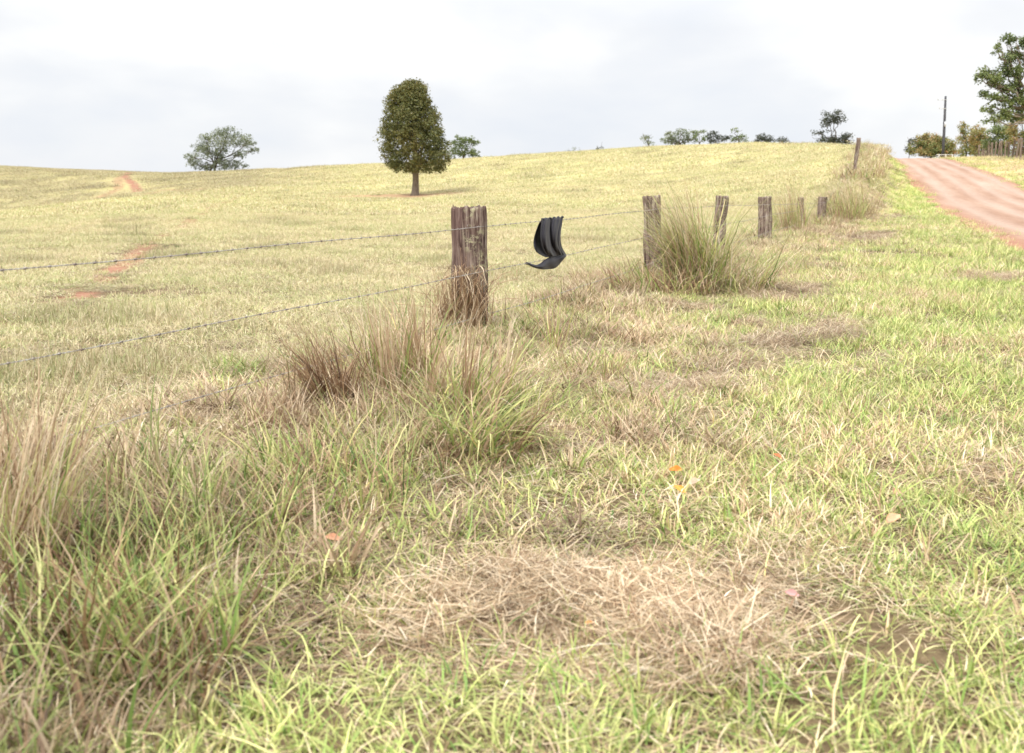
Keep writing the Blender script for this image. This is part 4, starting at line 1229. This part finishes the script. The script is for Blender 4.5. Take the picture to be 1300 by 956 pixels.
# right hand fence of close set grey posts
def right_fence():
    n = 24
    first = None
    lab = 'weathered grey post in the close set row behind the right verge'
    names = []
    mb_ys = np.linspace(62, 118, n)
    for k, Yq in enumerate(mb_ys):
        Yq += rnd.uniform(-.25, .25)
        x = 14.2 + .384 * Yq - .2 + (0.0)
        h = rnd.uniform(1.6, 2.0)
        r = empty('paling_post', (x, Yq, hz(x, Yq))); tag(r, lab, 'fence post', 'grey posts behind the right hand verge')
        r.rotation_euler = (rnd.uniform(-.04, .04), rnd.uniform(-.08, .08), rnd.uniform(0, 3))
        link('post_timber', post_mesh(rnd.uniform(.18, .26), .17, h, 200 + k, 16, 12), M_WOOD2, r)
right_fence()

# power pole
def pole():
    Y = 104.0
    b = at(1197, 202, Y); x = b.x; z = hz(x, Y); top = at(1200.5, 122, Y)
    M_P = simple('tarred_pole', (.075, .075, .085)); M_I = simple('pale_insulator', (.55, .56, .58), .3, .5)
    r = empty('power_pole', (x, Y, z)); tag(r, 'dark leaning power pole standing at the road crest', 'power pole')
    mb = MB(); T = np.array(top) - np.array((x, Y, z))
    mb.tube([(0, 0, -.4), tuple(T * .33), tuple(T * .66), tuple(T)], [.17, .15, .13, .11], 10)
    link('pole', mb.mesh('pole', True), M_P, r)
    for f, ln in ((.94, .95), (.80, .75)):
        c = T * f
        mb = MB(); mb.tube([c + np.array((.12, -.13, 0)), c + np.array((-ln, -.13, -.03))], .035, 6)
        a = link('crossarm', mb.mesh('crossarm'), M_I, r)
        for q in (.45, 1.0):
            mb = MB(); e = c + np.array((-ln * q + .05, -.13, 0.02)); mb.tube([e, e + np.array((0, 0, .07)), e + np.array((0, 0, .14))], [.035, .06, .03], 8)
            link('insulator', mb.mesh('insulator', True), M_I, a)
    mb = MB(); c = T * .55; mb.tube([c + np.array((-.02, -.2, -.28)), c + np.array((0, -.2, .28))], .09, 8)
    link('junction_box', mb.mesh('junction_box'), M_I, r)
    # low pale rail at the pole's foot
    q0 = at(1192, 200, 101.0); z0 = hz(q0.x, 101.0)
    R = empty('guard_rail', (q0.x, 101.0, z0)); tag(R, 'low pale rail at the foot of the power pole', 'rail')
    M_R = simple('pale_timber', (.55, .52, .48))
    mb = MB(); mb.tube([(-.3, 0, .42), (2.2, 1.2, .45)], .05, 6); link('rail', mb.mesh('rail'), M_R, R)
    for e in (0, .95, 1.9):
        mb = MB(); mb.tube([(e, e * .5, -.2), (e, e * .5, .5)], .055, 6); link('rail_post', mb.mesh('rail_post'), M_R, R)
pole()

# ------------------------------------------------------------------ fallen leaves
def leaf_mat(name, c):
    m, nt, out = mat(name)
    n = noise(nt, objco(nt), 40, 3, .6)
    col = ramp(nt, n, [(.35, tuple(x * .75 for x in c)), (.65, c)])
    principled(nt, out, col, .5, .4)
    return m
LEAVES = [(857, 606, .075, (.72, .22, .03), 'bright orange leaf, the upper of two orange leaves close together on the verge', 'orange_leaf'),
          (862, 632, .06, (.78, .30, .04), 'bright orange leaf just below another, beside a pale dry one', 'orange_leaf'),
          (880, 622, .07, (.52, .42, .30), 'pale curled leaf right of the two bright orange leaves', 'pale_leaf'),
          (1130, 672, .085, (.70, .34, .20), 'salmon coloured curled leaf in the green grass on the right', 'salmon_leaf'),
          (1133, 636, .07, (.66, .36, .24), 'narrow faded orange leaf just above the salmon leaf', 'salmon_leaf'),
          (1002, 768, .05, (.62, .32, .30), 'small pinkish leaf on the right end of the foreground clippings', 'pink_leaf'),
          (747, 809, .028, (.80, .28, .03), 'tiny orange leaf lying on the foreground clippings', 'orange_leaf'),
          (425, 697, .07, (.70, .36, .22), 'faded orange leaf below the tangled strip on the left', 'orange_leaf'),
          (985, 588, .045, (.72, .20, .08), 'small red orange leaf above the mown grass on the verge', 'red_leaf'),
          (612, 402, .07, (.42, .20, .09), 'rust leaf caught at the right foot of the thick post', 'rust_leaf')]
for k, (px, py, s, c, lab, nm) in enumerate(LEAVES):
    g = ground(px, py + 4)
    g2 = np.random.default_rng(k)
    nu, nv = 7, 5; V = []
    for i in range(nu):
        u = i / (nu - 1)
        w = math.sin(pi * min(1, u * 1.02 + .02)) ** .8 * .24
        for j in range(nv):
            v = j / (nv - 1) * 2 - 1
            V.append(((u - .5) * s, v * w * s, s * (.35 * abs(v) ** 1.5 * w * 2 + .25 * (u - .5) ** 2 + .03 * math.sin(u * 9 + v * 3))))
    Q = [(i * nv + j, i * nv + j + 1, (i + 1) * nv + j + 1, (i + 1) * nv + j) for i in range(nu - 1) for j in range(nv - 1)]
    me = raw_mesh(nm, np.array(V), [np.array(Q)], None, True)
    o = link(nm, me, leaf_mat(nm, c), None, (g.x, g.y - .02, g.z + (.055 if py > 450 else .13)))
    o.rotation_euler = (g2.uniform(.2, .7), g2.uniform(-.4, .4), g2.uniform(-.9, .9))
    tag(o, lab, 'fallen leaf', 'fallen leaves on the verge')

# ------------------------------------------------------------------ light
SUN_EL, SUN_AZ = math.radians(56), math.radians(215)     # azimuth clockwise from +Y
w = bpy.data.worlds.new('World'); S.world = w; w.use_nodes = True
nt = w.node_tree; nt.nodes.clear()
out = nt.nodes.new('ShaderNodeOutputWorld')
sky = nt.nodes.new('ShaderNodeTexSky'); sky.sky_type = 'NISHITA'; sky.sun_disc = False
sky.sun_elevation = SUN_EL; sky.sun_rotation = SUN_AZ
tc = nt.nodes.new('ShaderNodeTexCoord')
sp = nt.nodes.new('ShaderNodeSeparateXYZ'); L(nt, tc.outputs['Generated'], sp.inputs[0])
el = mth(nt, 'MAXIMUM', sp.outputs[2], 0.0)
# an overcast sky brightens from the horizon to the zenith
lum = mth(nt, 'MULTIPLY_ADD', mth(nt, 'MAXIMUM', mth(nt, 'SUBTRACT', el, .16), 0.0), 1.8, .79)
dome = nt.nodes.new('ShaderNodeMapping'); dome.inputs['Scale'].default_value = (1, 1, 2.4); L(nt, tc.outputs['Generated'], dome.inputs['Vector'])
c1 = noise(nt, dome.outputs[0], 2.0, 4, .5, .3); c2 = noise(nt, dome.outputs[0], 5.5, 4, .55, .2)
cl = mth(nt, 'ADD', mth(nt, 'MULTIPLY', c1, .75), mth(nt, 'MULTIPLY', c2, .25))
cloud = ramp(nt, cl, [(.38, (.80, .835, .90)), (.47, (.885, .90, .93)), (.55, (1.0, 1.0, .995))])
cm = nt.nodes.new('ShaderNodeVectorMath'); cm.operation = 'SCALE'; L(nt, cloud, cm.inputs[0])
L(nt, mth(nt, 'MULTIPLY', lum, 8.0), cm.inputs['Scale'])
mx = mixc(nt, .955, sky.outputs[0], cm.outputs[0])
bg = nt.nodes.new('ShaderNodeBackground'); bg.inputs['Strength'].default_value = .115
L(nt, mx, bg.inputs['Color']); L(nt, bg.outputs[0], out.inputs['Surface'])

sd = bpy.data.lights.new('sun', 'SUN'); sd.energy = 2.7; sd.angle = math.radians(12); sd.color = (1, .96, .90)
so = bpy.data.objects.new('sun', sd); C.objects.link(so)
dv = Vector((math.sin(SUN_AZ) * math.cos(SUN_EL), math.cos(SUN_AZ) * math.cos(SUN_EL), math.sin(SUN_EL)))
so.rotation_euler = dv.to_track_quat('Z', 'Y').to_euler()

S.view_settings.view_transform = 'Standard'; S.view_settings.look = 'None'; S.view_settings.gamma = 1.0
S.view_settings.use_curve_mapping = False
S.view_settings.exposure = 0.52
S.cycles.max_bounces = 5; S.cycles.diffuse_bounces = 3; S.cycles.transmission_bounces = 3; S.cycles.glossy_bounces = 2
S.cycles.use_denoising = True
S.cycles.denoiser = 'OPENIMAGEDENOISE'
S.cycles.denoising_input_passes = 'RGB_ALBEDO_NORMAL'
S.cycles.denoising_prefilter = 'ACCURATE'
S.cycles.use_adaptive_sampling = False
